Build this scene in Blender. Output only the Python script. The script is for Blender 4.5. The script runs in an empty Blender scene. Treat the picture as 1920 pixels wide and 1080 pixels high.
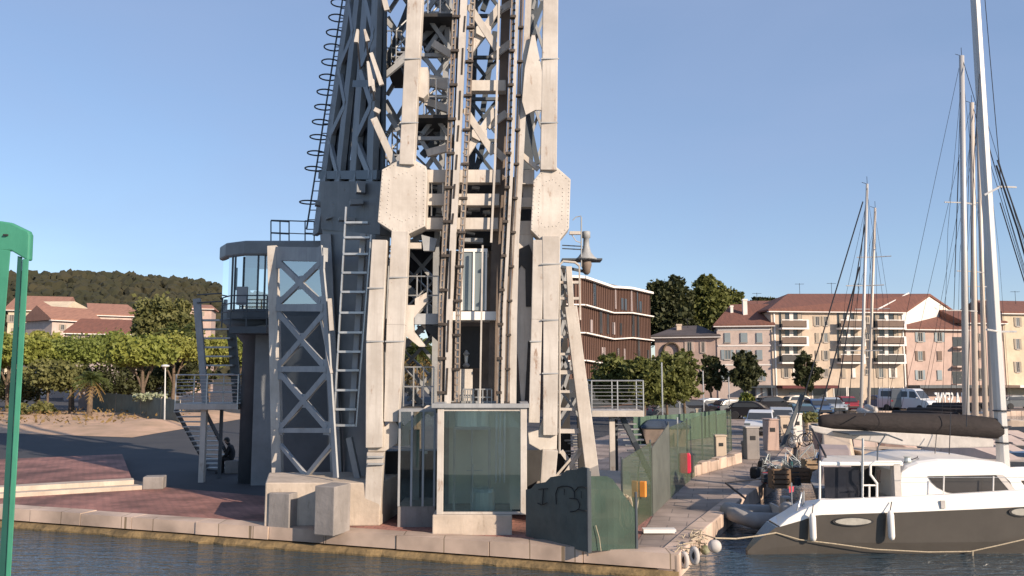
import bpy, bmesh, math, random
from mathutils import Vector, Matrix, noise

# ---------------------------------------------------------------- camera, sky, sun, exposure
scene = bpy.context.scene
COL = scene.collection
F = 1500.0                     # focal length in photo pixels (1920 wide)
CAMZ = 3.7
PITCH = math.radians(6.09)
cam_d = bpy.data.cameras.new('camera')
cam_d.sensor_width = 36.0
cam_d.lens = 36.0 * F / 1920.0
cam_d.clip_start = 0.1
cam_d.clip_end = 6000
cam = bpy.data.objects.new('camera', cam_d)
cam.location = (0, 0, CAMZ)
cam.rotation_euler = (math.radians(90) + PITCH, 0, 0)
COL.objects.link(cam)
scene.camera = cam

SUN_EL = math.radians(22)
SUN_DIR = Vector((0.73 * math.cos(SUN_EL), -0.683 * math.cos(SUN_EL), math.sin(SUN_EL))).normalized()
world = bpy.data.worlds.new('World')
scene.world = world
world.use_nodes = True
wn = world.node_tree
bg = wn.nodes['Background']
sky = wn.nodes.new('ShaderNodeTexSky')
sky.sky_type = 'NISHITA'
sky.sun_disc = False
sky.sun_elevation = SUN_EL
sky.sun_rotation = math.atan2(SUN_DIR.x, SUN_DIR.y)
sky.air_density = 1.0
sky.dust_density = 0.0
sky.ozone_density = 3.0
bg.inputs['Strength'].default_value = 0.115
smx = wn.nodes.new('ShaderNodeMix'); smx.data_type = 'RGBA'      # thin even veil of high haze over the clear sky
sn = wn.nodes.new('ShaderNodeTexNoise'); sn.inputs['Scale'].default_value = 2.2; sn.inputs['Detail'].default_value = 6; sn.inputs['Distortion'].default_value = .5
stc = wn.nodes.new('ShaderNodeTexCoord'); smp = wn.nodes.new('ShaderNodeMapping'); smp.inputs['Scale'].default_value = (1, 1, 3)
wn.links.new(stc.outputs['Generated'], smp.inputs['Vector']); wn.links.new(smp.outputs['Vector'], sn.inputs['Vector'])
smr = wn.nodes.new('ShaderNodeMapRange'); smr.inputs['From Min'].default_value = .3; smr.inputs['From Max'].default_value = .75
smr.inputs['To Min'].default_value = .34; smr.inputs['To Max'].default_value = .62
wn.links.new(sn.outputs['Fac'], smr.inputs['Value']); wn.links.new(smr.outputs['Result'], smx.inputs['Factor'])
smx.inputs['B'].default_value = (2.35, 3.0, 4.6, 1)
wn.links.new(sky.outputs['Color'], smx.inputs['A'])
wn.links.new(smx.outputs['Result'], bg.inputs['Color'])
sl = bpy.data.lights.new('sun', 'SUN')
sl.energy = 5.0
sl.angle = math.radians(0.5)
sl.color = (1.0, 0.82, 0.64)
so = bpy.data.objects.new('sun', sl)
so.rotation_euler = SUN_DIR.to_track_quat('Z', 'Y').to_euler()
so.location = (60, -60, 60)
COL.objects.link(so)
scene.view_settings.view_transform = 'Standard'
scene.view_settings.look = 'None'
scene.view_settings.exposure = 0.5
scene.view_settings.gamma = 1.0

# ---------------------------------------------------------------- photo geometry helpers
CP, SP = math.cos(PITCH), math.sin(PITCH)
def ray(px, py):
    u = (px - 960) / F
    v = (540 - py) / F
    return Vector((u, CP - v * SP, SP + v * CP))
def P(px, py, Y):
    d = ray(px, py)
    t = Y / d.y
    return Vector((d.x * t, Y, CAMZ + d.z * t))
def G(px, py, z=0.0):
    d = ray(px, py)
    t = (z - CAMZ) / d.z
    return Vector((d.x * t, d.y * t, z))
def Z(py, Y):
    return P(960, py, Y).z
def X(px, Y, py=700):
    return P(px, py, Y).x

# ---------------------------------------------------------------- mesh builder
ORG = {}
class MB:
    def __init__(s):
        s.v = []; s.f = []
    def add(s, vs, fs):
        n = len(s.v)
        s.v.extend(Vector(a) for a in vs)
        s.f.extend([tuple(i + n for i in q) for q in fs])
        return s
    def hexa(s, c8):
        return s.add(c8, [(0,3,2,1),(4,5,6,7),(0,1,5,4),(1,2,6,5),(2,3,7,6),(3,0,4,7)])
    def box(s, x0, x1, y0, y1, z0, z1):
        return s.hexa([(x0,y0,z0),(x1,y0,z0),(x1,y1,z0),(x0,y1,z0),(x0,y0,z1),(x1,y0,z1),(x1,y1,z1),(x0,y1,z1)])
    def cbox(s, c, sx, sy, sz, rz=0, tilt=None):
        c = Vector(c)
        m = Matrix.Rotation(rz, 3, 'Z')
        if tilt is not None: m = m @ tilt
        pts = []
        for z in (-.5, .5):
            for x, y in ((-.5,-.5),(.5,-.5),(.5,.5),(-.5,.5)):
                pts.append(c + m @ Vector((x*sx, y*sy, z*sz)))
        return s.hexa(pts)
    def bar(s, a, b, w, t, w1=None, n=(0,1,0)):
        """box bar from a to b; w across in the plane facing n, t along n"""
        a = Vector(a); b = Vector(b); n = Vector(n)
        w1 = w if w1 is None else w1
        d = (b - a).normalized()
        nn = n - d * n.dot(d)
        if nn.length < 1e-4: nn = Vector((1,0,0)) - d * d.x
        nn.normalize()
        sd = d.cross(nn)
        pts = []
        for p, ww in ((a, w), (b, w1)):
            for i, j in ((-.5,-.5),(.5,-.5),(.5,.5),(-.5,.5)):
                pts.append(p + sd * (i * ww) + nn * (j * t))
        return s.hexa(pts)
    def tube(s, pts, r, n=6, closed=False, r1=None):
        pts = [Vector(p) for p in pts]
        m = len(pts)
        base = len(s.v)
        rs = [r if r1 is None else r + (r1 - r) * i / max(1, m - 1) for i in range(m)]
        prev = None
        for i, p in enumerate(pts):
            a = pts[(i - 1) % m] if (closed or i > 0) else p
            b = pts[(i + 1) % m] if (closed or i < m - 1) else p
            d = (b - a)
            d = d.normalized() if d.length > 1e-9 else Vector((0,0,1))
            if prev is None:
                q = Vector((0,0,1)) if abs(d.z) < .9 else Vector((1,0,0))
            else: q = prev
            e = q - d * q.dot(d)
            if e.length < 1e-5: e = Vector((1,0.3,0)) - d * d.x
            e.normalize(); prev = e
            g = d.cross(e)
            for k in range(n):
                an = 2 * math.pi * k / n
                s.v.append(p + (e * math.cos(an) + g * math.sin(an)) * rs[i])
        lim = m if closed else m - 1
        for i in range(lim):
            j = (i + 1) % m
            for k in range(n):
                l = (k + 1) % n
                s.f.append((base+i*n+k, base+i*n+l, base+j*n+l, base+j*n+k))
        if not closed:
            s.f.append(tuple(base + k for k in range(n))[::-1])
            s.f.append(tuple(base + (m-1)*n + k for k in range(n)))
        return s
    def prism(s, pts, vec):
        pts = [Vector(p) for p in pts]; vec = Vector(vec); n = len(pts)
        fs = [tuple(range(n))[::-1], tuple(range(n, 2*n))]
        for i in range(n):
            j = (i + 1) % n
            fs.append((i, j, n + j, n + i))
        return s.add(pts + [p + vec for p in pts], fs)
    def lathe(s, prof, c, n=16, axis='Z'):
        c = Vector(c); base = len(s.v)
        for r, z in prof:
            for k in range(n):
                a = 2 * math.pi * k / n
                x, y = r * math.cos(a), r * math.sin(a)
                o = (x, y, z) if axis == 'Z' else ((x, z, y) if axis == 'Y' else (z, x, y))
                s.v.append(c + Vector(o))
        for i in range(len(prof) - 1):
            for k in range(n):
                l = (k + 1) % n
                s.f.append((base+i*n+k, base+i*n+l, base+(i+1)*n+l, base+(i+1)*n+k))
        s.f.append(tuple(base + k for k in range(n))[::-1])
        s.f.append(tuple(base + (len(prof)-1)*n + k for k in range(n)))
        return s
    def ell(s, c, rx, ry, rz, n=12, m=8):
        prof = []
        base = len(s.v); c = Vector(c)
        for i in range(m + 1):
            th = math.pi * (i + .001) / (m + .002)
            for k in range(n):
                a = 2 * math.pi * k / n
                s.v.append(c + Vector((rx*math.sin(th)*math.cos(a), ry*math.sin(th)*math.sin(a), -rz*math.cos(th))))
        for i in range(m):
            for k in range(n):
                l = (k + 1) % n
                s.f.append((base+i*n+k, base+i*n+l, base+(i+1)*n+l, base+(i+1)*n+k))
        return s
    def loft(s, rings, cap=True):
        base = len(s.v); n = len(rings[0])
        for r in rings: s.v.extend(Vector(p) for p in r)
        for i in range(len(rings) - 1):
            for k in range(n):
                l = (k + 1) % n
                s.f.append((base+i*n+k, base+i*n+l, base+(i+1)*n+l, base+(i+1)*n+k))
        if cap:
            s.f.append(tuple(base + k for k in range(n))[::-1])
            s.f.append(tuple(base + (len(rings)-1)*n + k for k in range(n)))
        return s
    def ring(s, c, R, r, n=20, m=6, axis='Z'):
        c = Vector(c); pts = []
        for k in range(n):
            a = 2*math.pi*k/n
            x, y = R*math.cos(a), R*math.sin(a)
            pts.append(c + Vector((x, y, 0) if axis == 'Z' else ((x, 0, y) if axis == 'Y' else (0, x, y))))
        return s.tube(pts, r, m, closed=True)
    def build(s, name, m, parent=None, smooth=False, bevel=0.0, recalc=True, sub=0):
        me = bpy.data.meshes.new(name)
        if parent is not None: off = ORG[parent.name]
        else:
            xs = [p.x for p in s.v]; ys = [p.y for p in s.v]; zs = [p.z for p in s.v]
            off = Vector(((min(xs)+max(xs))/2, (min(ys)+max(ys))/2, min(zs)))
        me.from_pydata([tuple(p - off) for p in s.v], [], s.f)
        if recalc:
            b = bmesh.new(); b.from_mesh(me)
            bmesh.ops.recalc_face_normals(b, faces=b.faces)
            b.to_mesh(me); b.free()
        if m is not None: me.materials.append(m)
        o = bpy.data.objects.new(name, me)
        COL.objects.link(o)
        if parent is not None: o.parent = parent
        else: o.location = off
        ORG[o.name] = off
        if smooth:
            for p in me.polygons: p.use_smooth = True
        if bevel:
            md = o.modifiers.new('bevel', 'BEVEL'); md.width = bevel; md.segments = 2
            md.limit_method = 'ANGLE'; md.angle_limit = math.radians(40)
        if sub:
            md = o.modifiers.new('sub', 'SUBSURF'); md.levels = sub; md.render_levels = sub
        return o

def thing(name, label, cat, loc=(0,0,0), group=None):
    o = bpy.data.objects.new(name, None)
    o.empty_display_size = 0.2
    COL.objects.link(o)
    o.location = loc
    ORG[o.name] = Vector(loc)
    o['label'] = label; o['category'] = cat
    if group: o['group'] = group
    return o
def tag(o, label, cat, group=None):
    o['label'] = label; o['category'] = cat
    if group: o['group'] = group
    return o
def kind(o, k, label=None):
    o['kind'] = k
    if label: o['label'] = label
    return o
def dup(root, loc, rz=0, label=None, scale=None, mats=None):
    kids = {}
    for o in bpy.data.objects:
        if o.parent is not None: kids.setdefault(o.parent.name, []).append(o)
    def cp(o, par):
        c = o.copy(); COL.objects.link(c)
        if par is not None: c.parent = par
        if mats and c.data and c.name.split('.')[0] in mats:
            c.data = c.data.copy(); c.data.materials[0] = mats[c.name.split('.')[0]]
        for k in kids.get(o.name, []): cp(k, c)
        return c
    r = cp(root, None)
    r.location = loc; r.rotation_euler = (0, 0, rz)
    if scale: r.scale = (scale,)*3
    if label: r['label'] = label
    return r

# ---------------------------------------------------------------- materials
def mat(name, col, rough=0.6, metal=0.0, nscale=0.0, namt=0.0, col2=None, bump=0.0, bscale=30.0, spec=None, stretch=None, detail=5.0):
    m = bpy.data.materials.new(name); m.use_nodes = True
    nt = m.node_tree; b = nt.nodes['Principled BSDF']
    b.inputs['Roughness'].default_value = rough
    b.inputs['Metallic'].default_value = metal
    if spec is not None: b.inputs['Specular IOR Level'].default_value = spec
    b.inputs['Base Color'].default_value = (*col, 1)
    if nscale or bump:
        tc = nt.nodes.new('ShaderNodeTexCoord')
        src = tc.outputs['Object']
        if stretch:
            mp = nt.nodes.new('ShaderNodeMapping'); mp.inputs['Scale'].default_value = stretch
            nt.links.new(src, mp.inputs['Vector']); src = mp.outputs['Vector']
    if nscale:
        nz = nt.nodes.new('ShaderNodeTexNoise'); nz.inputs['Scale'].default_value = nscale; nz.inputs['Detail'].default_value = detail
        nz.inputs['Roughness'].default_value = 0.65
        nt.links.new(src, nz.inputs['Vector'])
        mr = nt.nodes.new('ShaderNodeMapRange')
        mr.inputs['From Min'].default_value = 0.35; mr.inputs['From Max'].default_value = 0.68
        nt.links.new(nz.outputs['Fac'], mr.inputs['Value'])
        mx = nt.nodes.new('ShaderNodeMix'); mx.data_type = 'RGBA'
        c2 = col2 if col2 else tuple(c * (1 - namt) for c in col)
        mx.inputs['A'].default_value = (*col, 1); mx.inputs['B'].default_value = (*c2, 1)
        nt.links.new(mr.outputs['Result'], mx.inputs['Factor'])
        nt.links.new(mx.outputs['Result'], b.inputs['Base Color'])
    if bump:
        n2 = nt.nodes.new('ShaderNodeTexNoise'); n2.inputs['Scale'].default_value = bscale; n2.inputs['Detail'].default_value = 6
        nt.links.new(src, n2.inputs['Vector'])
        bp = nt.nodes.new('ShaderNodeBump'); bp.inputs['Strength'].default_value = bump; bp.inputs['Distance'].default_value = 0.05
        nt.links.new(n2.outputs['Fac'], bp.inputs['Height'])
        nt.links.new(bp.outputs['Normal'], b.inputs['Normal'])
    return m

def weathered(name, base, dark, rust, rough=.6, rlo=.60, rhi=.70, streak=(5,5,.3), bump=.08):
    m = mat(name, base, rough, nscale=.9, col2=dark, bump=bump, bscale=9)
    nt = m.node_tree; b = nt.nodes['Principled BSDF']
    src = b.inputs['Base Color'].links[0].from_socket
    tc = nt.nodes.new('ShaderNodeTexCoord')
    for (scale, st, lo, hi, col, amt) in ((1.6, streak, .50, .66, dark, .75), (2.4, (1.6,1.6,.55), rlo, rhi, rust, .85), (7.0, (1,1,.5), .66, .70, rust, .7)):
        mp = nt.nodes.new('ShaderNodeMapping'); mp.inputs['Scale'].default_value = st
        nt.links.new(tc.outputs['Object'], mp.inputs['Vector'])
        nz = nt.nodes.new('ShaderNodeTexNoise'); nz.inputs['Scale'].default_value = scale; nz.inputs['Detail'].default_value = 8; nz.inputs['Roughness'].default_value = .7
        nt.links.new(mp.outputs['Vector'], nz.inputs['Vector'])
        mr = nt.nodes.new('ShaderNodeMapRange'); mr.inputs['From Min'].default_value = lo; mr.inputs['From Max'].default_value = hi; mr.inputs['To Max'].default_value = amt
        nt.links.new(nz.outputs['Fac'], mr.inputs['Value'])
        mx = nt.nodes.new('ShaderNodeMix'); mx.data_type = 'RGBA'; mx.inputs['B'].default_value = (*col, 1)
        nt.links.new(mr.outputs['Result'], mx.inputs['Factor']); nt.links.new(src, mx.inputs['A']); src = mx.outputs['Result']
    nt.links.new(src, b.inputs['Base Color'])
    return m

def brickmat(name, c1, c2, mortar, scale, bw, rh, msize=0.02, rough=0.85, rotz=0.0, bump=0.3, vertical=False, dirt=0.35):
    m = mat(name, c1, rough)
    nt = m.node_tree; b = nt.nodes['Principled BSDF']
    tc = nt.nodes.new('ShaderNodeTexCoord'); mp = nt.nodes.new('ShaderNodeMapping')
    mp.inputs['Rotation'].default_value = (math.radians(90) if vertical else 0, 0, rotz)
    nt.links.new(tc.outputs['Object'], mp.inputs['Vector'])
    br = nt.nodes.new('ShaderNodeTexBrick')
    br.inputs['Color1'].default_value = (*c1, 1); br.inputs['Color2'].default_value = (*c2, 1); br.inputs['Mortar'].default_value = (*mortar, 1)
    br.inputs['Scale'].default_value = scale; br.inputs['Mortar Size'].default_value = msize
    br.inputs['Brick Width'].default_value = bw; br.inputs['Row Height'].default_value = rh
    nt.links.new(mp.outputs['Vector'], br.inputs['Vector'])
    nz = nt.nodes.new('ShaderNodeTexNoise'); nz.inputs['Scale'].default_value = 0.7; nz.inputs['Detail'].default_value = 8
    nt.links.new(tc.outputs['Object'], nz.inputs['Vector'])
    mr = nt.nodes.new('ShaderNodeMapRange'); mr.inputs['From Min'].default_value = .35; mr.inputs['From Max'].default_value = .7
    mr.inputs['To Min'].default_value = 1 + dirt * .4; mr.inputs['To Max'].default_value = 1 - dirt
    nt.links.new(nz.outputs['Fac'], mr.inputs['Value'])
    mx = nt.nodes.new('ShaderNodeMix'); mx.data_type = 'RGBA'; mx.blend_type = 'MULTIPLY'; mx.inputs['Factor'].default_value = 1
    nt.links.new(br.outputs['Color'], mx.inputs['A']); nt.links.new(mr.outputs['Result'], mx.inputs['B'])
    nt.links.new(mx.outputs['Result'], b.inputs['Base Color'])
    bp = nt.nodes.new('ShaderNodeBump'); bp.inputs['Strength'].default_value = bump; bp.inputs['Distance'].default_value = .02; bp.invert = True
    nt.links.new(br.outputs['Fac'], bp.inputs['Height']); nt.links.new(bp.outputs['Normal'], b.inputs['Normal'])
    return m

def glassmat(name, tint, alpha=0.35, rough=0.03, refl=0.6):
    """clear pane: part see-through, part tinted, with a mirror-like coat"""
    m = bpy.data.materials.new(name); m.use_nodes = True
    nt = m.node_tree; b = nt.nodes['Principled BSDF']; out = nt.nodes['Material Output']
    tr = nt.nodes.new('ShaderNodeBsdfTransparent'); tr.inputs['Color'].default_value = (0.93, 0.97, 0.94, 1)
    gl = nt.nodes.new('ShaderNodeBsdfGlossy'); gl.inputs['Roughness'].default_value = rough; gl.inputs['Color'].default_value = (*[min(1, .75 + c) for c in tint], 1)
    mx = nt.nodes.new('ShaderNodeMixShader')
    fr = nt.nodes.new('ShaderNodeFresnel'); fr.inputs['IOR'].default_value = 1.5
    ma = nt.nodes.new('ShaderNodeMath'); ma.operation = 'ADD'; ma.use_clamp = True
    nt.links.new(fr.outputs['Fac'], ma.inputs[0]); ma.inputs[1].default_value = alpha
    nt.links.new(ma.outputs['Value'], mx.inputs['Fac'])
    nt.links.new(tr.outputs['BSDF'], mx.inputs[1]); nt.links.new(gl.outputs['BSDF'], mx.inputs[2])
    nt.nodes.remove(b)
    nt.links.new(mx.outputs['Shader'], out.inputs['Surface'])
    return m

def leafmat(name, c1, c2, nscale=0.8, trans=0.3):
    m = mat(name, c1, 0.55, nscale=nscale, col2=c2, spec=0.25)
    nt = m.node_tree; b = nt.nodes['Principled BSDF']; out = nt.nodes['Material Output']
    tl = nt.nodes.new('ShaderNodeBsdfTranslucent')
    src = b.inputs['Base Color'].links[0].from_socket
    nt.links.new(src, tl.inputs['Color'])
    mx = nt.nodes.new('ShaderNodeMixShader'); mx.inputs['Fac'].default_value = trans
    nt.links.new(b.outputs['BSDF'], mx.inputs[1]); nt.links.new(tl.outputs['BSDF'], mx.inputs[2])
    nt.links.new(mx.outputs['Shader'], out.inputs['Surface'])
    return m

def netmat(name, col, alpha=0.85, scale=60):
    m = mat(name, col, 0.8, nscale=1.3, namt=0.35)
    nt = m.node_tree; b = nt.nodes['Principled BSDF']; out = nt.nodes['Material Output']
    tr = nt.nodes.new('ShaderNodeBsdfTransparent')
    mx = nt.nodes.new('ShaderNodeMixShader'); mx.inputs['Fac'].default_value = alpha
    nt.links.new(tr.outputs['BSDF'], mx.inputs[1]); nt.links.new(b.outputs['BSDF'], mx.inputs[2])
    nt.links.new(mx.outputs['Shader'], out.inputs['Surface'])
    return m

M = {}
M['steel'] = weathered('weathered_pale_paint', (.565,.525,.475), (.40,.36,.315), (.24,.14,.085), rlo=.60, rhi=.70)
M['steel2'] = weathered('grey_steel_paint', (.36,.37,.375), (.24,.25,.26), (.20,.13,.09), rlo=.62, rhi=.72)
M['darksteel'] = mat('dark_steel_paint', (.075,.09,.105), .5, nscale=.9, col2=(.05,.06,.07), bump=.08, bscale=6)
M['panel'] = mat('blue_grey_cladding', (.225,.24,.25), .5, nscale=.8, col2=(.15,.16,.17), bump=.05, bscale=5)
M['black'] = mat('dark_machinery', (.035,.033,.032), .6, nscale=2, namt=.4)
M['rack'] = mat('greasy_rack_steel', (.075,.06,.05), .5, .5, nscale=6, namt=.5)
M['rail'] = mat('galvanised_rail', (.55,.56,.56), .4, .6, nscale=4, namt=.25)
M['tread'] = mat('galvanised_tread', (.42,.42,.42), .45, .4, nscale=5, namt=.4)
M['concrete'] = weathered('pale_concrete', (.55,.465,.38), (.37,.31,.25), (.24,.19,.14), .9, .60, .74, (3,3,.35), .2)
M['concrete2'] = weathered('grey_concrete', (.29,.265,.25), (.19,.175,.165), (.14,.12,.10), .9, .58, .72, (3,3,.35), .2)
M['coping'] = brickmat('quay_stone', (.52,.40,.32), (.46,.35,.275), (.20,.15,.10), 1.0, 1.9, 1.2, .012, vertical=False, bump=.5, dirt=.55)
M['paving'] = brickmat('red_block_paving', (.35,.165,.13), (.27,.125,.10), (.13,.075,.06), 1.0, .30, .15, .012, rotz=.3, dirt=.62)
M['shade_dark_asphalt'] = mat('shade_dark_asphalt', (.052,.052,.056), .9, nscale=.35, col2=(.034,.036,.042), bump=.2, bscale=40)  # toned down so the yard reads as shadowed even in sun
M['dust'] = mat('dusty_earth', (.56,.37,.25), .95, nscale=.5, col2=(.36,.25,.16), bump=.4, bscale=3)
M['pale_paving'] = brickmat('pale_paving', (.34,.27,.23), (.29,.235,.20), (.17,.14,.125), 1.0, .9, .6, .014, rotz=.25, dirt=.5)
M['glass'] = glassmat('green_glass', (.06,.12,.10), .06)
M['glassdark'] = mat('dark_window_glass', (.045,.05,.055), .12, spec=.6)
M['glasspale'] = mat('pale_window_glass', (.16,.19,.20), .12, spec=.7)
M['green'] = weathered('green_paint', (.07,.30,.19), (.035,.19,.12), (.12,.12,.08), .45, .60, .72, (4,4,.5), .05)
M['white'] = mat('white_gelcoat', (.80,.77,.72), .3, nscale=2, namt=.06)
M['taupe'] = mat('taupe_hull', (.085,.076,.066), .22, nscale=1.5, namt=.14)
M['canvas'] = mat('dark_brown_canvas', (.022,.016,.0155), .85, nscale=2.5, namt=.4, bump=.5, bscale=5, stretch=(1,1,3))
M['palecanvas'] = mat('pale_canvas', (.50,.47,.44), .85, nscale=2, namt=.25, bump=.4, bscale=4)
M['alu'] = mat('mast_aluminium', (.54,.525,.505), .38, .2, nscale=1, namt=.1, stretch=(4,4,.4))
M['alucream'] = mat('mast_cream', (.60,.52,.44), .45, .1, nscale=1, namt=.12, stretch=(4,4,.4))
M['wire'] = mat('rigging_wire', (.05,.05,.055), .5, .4)
M['rope'] = mat('pale_rope', (.50,.42,.30), .9, nscale=30, namt=.4)
M['rubber'] = mat('black_rubber', (.02,.02,.022), .7, nscale=6, namt=.4)
M['red'] = mat('red_plastic', (.55,.02,.06), .4, nscale=3, namt=.2)
M['orange'] = mat('orange_plastic', (.75,.28,.05), .5, nscale=3, namt=.2)
M['net'] = netmat('green_windbreak_net', (.06,.105,.08), .74)
M['netolive'] = netmat('olive_windbreak_net', (.095,.13,.075), .36)
M['netgrey'] = netmat('grey_green_fence_net', (.15,.185,.165), .85)
M['netdark'] = netmat('dark_windbreak_net', (.115,.125,.11), .97)
M['trunk'] = mat('tree_bark', (.16,.115,.08), .95, nscale=5, namt=.5, bump=.5, bscale=12)
M['leaf'] = leafmat('tree_leaves', (.18,.19,.055), (.085,.10,.032), .6)
M['leafdark'] = leafmat('dark_leaves', (.085,.092,.038), (.032,.04,.018), .5, .2)
M['pineleaf'] = leafmat('pine_needles', (.31,.33,.075), (.17,.20,.05), .5, .35)
M['bushleaf'] = leafmat('bush_leaves', (.21,.205,.075), (.10,.11,.04), .6)
M['palmleaf'] = leafmat('palm_fronds', (.12,.15,.045), (.06,.075,.025), 1.2)
M['palmdry'] = leafmat('dry_fronds', (.32,.22,.09), (.18,.12,.05), 1.2)
M['roof'] = mat('terracotta_tiles', (.20,.085,.06), .9, nscale=.9, col2=(.13,.06,.045), bump=.6, bscale=5, stretch=(6,1,1))
M['roofpale'] = mat('pale_terracotta', (.33,.17,.12), .9, nscale=.7, col2=(.24,.125,.09), bump=.6, bscale=5, stretch=(6,1,1))
M['slate'] = mat('grey_roof', (.10,.085,.085), .9, nscale=.8, namt=.35)
def plaster(n, c): return weathered(n, c, tuple(x*.78 for x in c), tuple(x*.55 for x in c), .9, .60, .78, (.9,.9,.12), .05)
M['pl_cream'] = plaster('cream_plaster', (.56,.455,.355))
M['pl_pink'] = plaster('pink_plaster', (.51,.375,.32))
M['pl_pale'] = plaster('pale_pink_plaster', (.55,.44,.385))
M['pl_white'] = plaster('white_plaster', (.80,.75,.69))
M['pl_yellow'] = plaster('pale_yellow_plaster', (.62,.52,.38))
M['pl_grey'] = plaster('mauve_plaster', (.36,.30,.29))
M['shutblue'] = mat('blue_grey_shutters', (.25,.30,.32), .7, nscale=1, namt=.15)
M['shutbeige'] = mat('beige_shutters', (.33,.28,.22), .7, nscale=1, namt=.2)
M['shutbrown'] = mat('brown_shutters', (.15,.10,.075), .7, nscale=1, namt=.2)
M['slats'] = mat('brown_timber_slats', (.125,.068,.05), .8, nscale=2.2, col2=(.08,.044,.034), stretch=(8,8,.12))
M['whiteband'] = mat('white_slab_edge', (.74,.70,.66), .7, nscale=1, namt=.08)
M['tyre'] = mat('tyre_rubber', (.025,.025,.027), .8)
M['rim'] = mat('alloy_rim', (.45,.45,.46), .35, .8)
M['skin'] = mat('skin', (.40,.25,.18), .6)
M['cloth'] = mat('dark_clothes', (.025,.025,.03), .9, nscale=6, namt=.4)
M['winframe'] = mat('pale_window_frame', (.40,.36,.32), .7, nscale=1, namt=.15)
M['wood'] = mat('weathered_wood', (.24,.15,.09), .8, nscale=4, namt=.4, stretch=(1,6,6))
M['greyrib'] = mat('grey_rubberised_fabric', (.30,.29,.28), .6, nscale=2, namt=.25)
M['letter'] = mat('white_lettering', (.80,.78,.74), .6)
M['boatblue'] = mat('blue_boat_paint', (.12,.22,.36), .45, nscale=2, namt=.2)
M['ink'] = mat('black_spray_paint', (.012,.012,.014), .7)
M['dimmetal'] = mat('brushed_steel', (.62,.66,.62), .35, .3, nscale=2, namt=.2, stretch=(6,6,.5))
M['lampwhite'] = mat('white_lamp_paint', (.6,.6,.58), .5)
def carpaint(n, c): return mat(n, c, .25, .15, nscale=1, namt=.06)
CARS = {'white': carpaint('white_car_paint', (.62,.64,.66)), 'silver': carpaint('silver_car_paint', (.36,.39,.42)),
        'black': carpaint('black_car_paint', (.02,.02,.024)), 'blue': carpaint('blue_car_paint', (.07,.12,.22)),
        'red': carpaint('red_car_paint', (.30,.03,.035)), 'grey': carpaint('grey_car_paint', (.13,.14,.15)),
        'teal': carpaint('teal_car_paint', (.10,.18,.21)), 'cream': carpaint('cream_car_paint', (.58,.52,.44))}

# water
wm = bpy.data.materials.new('harbour_water'); wm.use_nodes = True
nt = wm.node_tree; b = nt.nodes['Principled BSDF']
b.inputs['Base Color'].default_value = (.030,.052,.068,1); b.inputs['Roughness'].default_value = .04
b.inputs['IOR'].default_value = 1.6
tc = nt.nodes.new('ShaderNodeTexCoord'); mp = nt.nodes.new('ShaderNodeMapping')
mp.inputs['Rotation'].default_value = (0,0,.35); mp.inputs['Scale'].default_value = (1.0,2.6,1)
nt.links.new(tc.outputs['Object'], mp.inputs['Vector'])
n1 = nt.nodes.new('ShaderNodeTexNoise'); n1.inputs['Scale'].default_value = 1.5; n1.inputs['Detail'].default_value = 3; n1.inputs['Distortion'].default_value = .6
n2 = nt.nodes.new('ShaderNodeTexNoise'); n2.inputs['Scale'].default_value = 6.5; n2.inputs['Detail'].default_value = 2
nt.links.new(mp.outputs['Vector'], n1.inputs['Vector']); nt.links.new(mp.outputs['Vector'], n2.inputs['Vector'])
ad = nt.nodes.new('ShaderNodeMath'); ad.operation = 'MULTIPLY_ADD'; ad.inputs[1].default_value = .25
nt.links.new(n2.outputs['Fac'], ad.inputs[0]); nt.links.new(n1.outputs['Fac'], ad.inputs[2])
bp = nt.nodes.new('ShaderNodeBump'); bp.inputs['Strength'].default_value = 1.0; bp.inputs['Distance'].default_value = .11
nt.links.new(ad.outputs['Value'], bp.inputs['Height']); nt.links.new(bp.outputs['Normal'], b.inputs['Normal'])
M['water'] = wm

# ---------------------------------------------------------------- setting: water, quay, ground, hill
WZ = -0.45
o = MB().add([(-400,-60,WZ),(500,-60,WZ),(500,140,WZ),(-400,140,WZ)], [(0,1,2,3)]).build('water', M['water'], recalc=False); kind(o, 'structure')
QA, QL = G(1272,1043), G(0,955)
QF = QA + (QL - QA) * 8.5
QB, QC, QD, QE = G(1325,991), G(1388,938), G(1450,895), Vector((30,79,0))
qdir = (QL - QA).normalized(); qn = Vector((-qdir.y, qdir.x, 0))
if qn.y < 0: qn = -qn
def poly(name, pts, z, m):
    o = MB().add([(p[0], p[1], z) for p in pts], [tuple(range(len(pts)))]).build(name, m)
    me = o.data
    if me.polygons[0].normal.z < 0: me.flip_normals()
    return kind(o, 'structure')
inset = .5
poly('ground', [QF + qn*inset, QA + qn*inset, QB, QC, QD, QE, Vector((400,86,0)), Vector((3000,2500,0)), Vector((-3000,2500,0)), Vector((-600,QF.y+100,0))], 0, M['shade_dark_asphalt'])
poly('quay_paving', [QA + qn*inset + qdir*90, QA + qn*inset + qdir*1.0, Vector((4.6,24.7,0)), Vector((5.2,27,0)), Vector((-6,24,0)), Vector((-14,28,0)), Vector((-30,40,0)), Vector((-80,60,0))], .004, M['paving'])
poly('quay_pavement', [QA + qn*inset + qdir*1.0 + Vector((.01,0,0)), QA + qn*inset + qdir*.4, QB + Vector((-.3,0,0)), QC + Vector((-.3,.3,0)), QD + Vector((-.3,0,0)), QE + Vector((-1.2,0,0)), Vector((60,82,0)), Vector((60,92,0)), Vector((22,92,0)), Vector((2.5,40,0)), Vector((1.5,26.5,0)), Vector((5.2,27.05,0)), Vector((4.62,24.7,0))], .006, M['pale_paving'])
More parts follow.
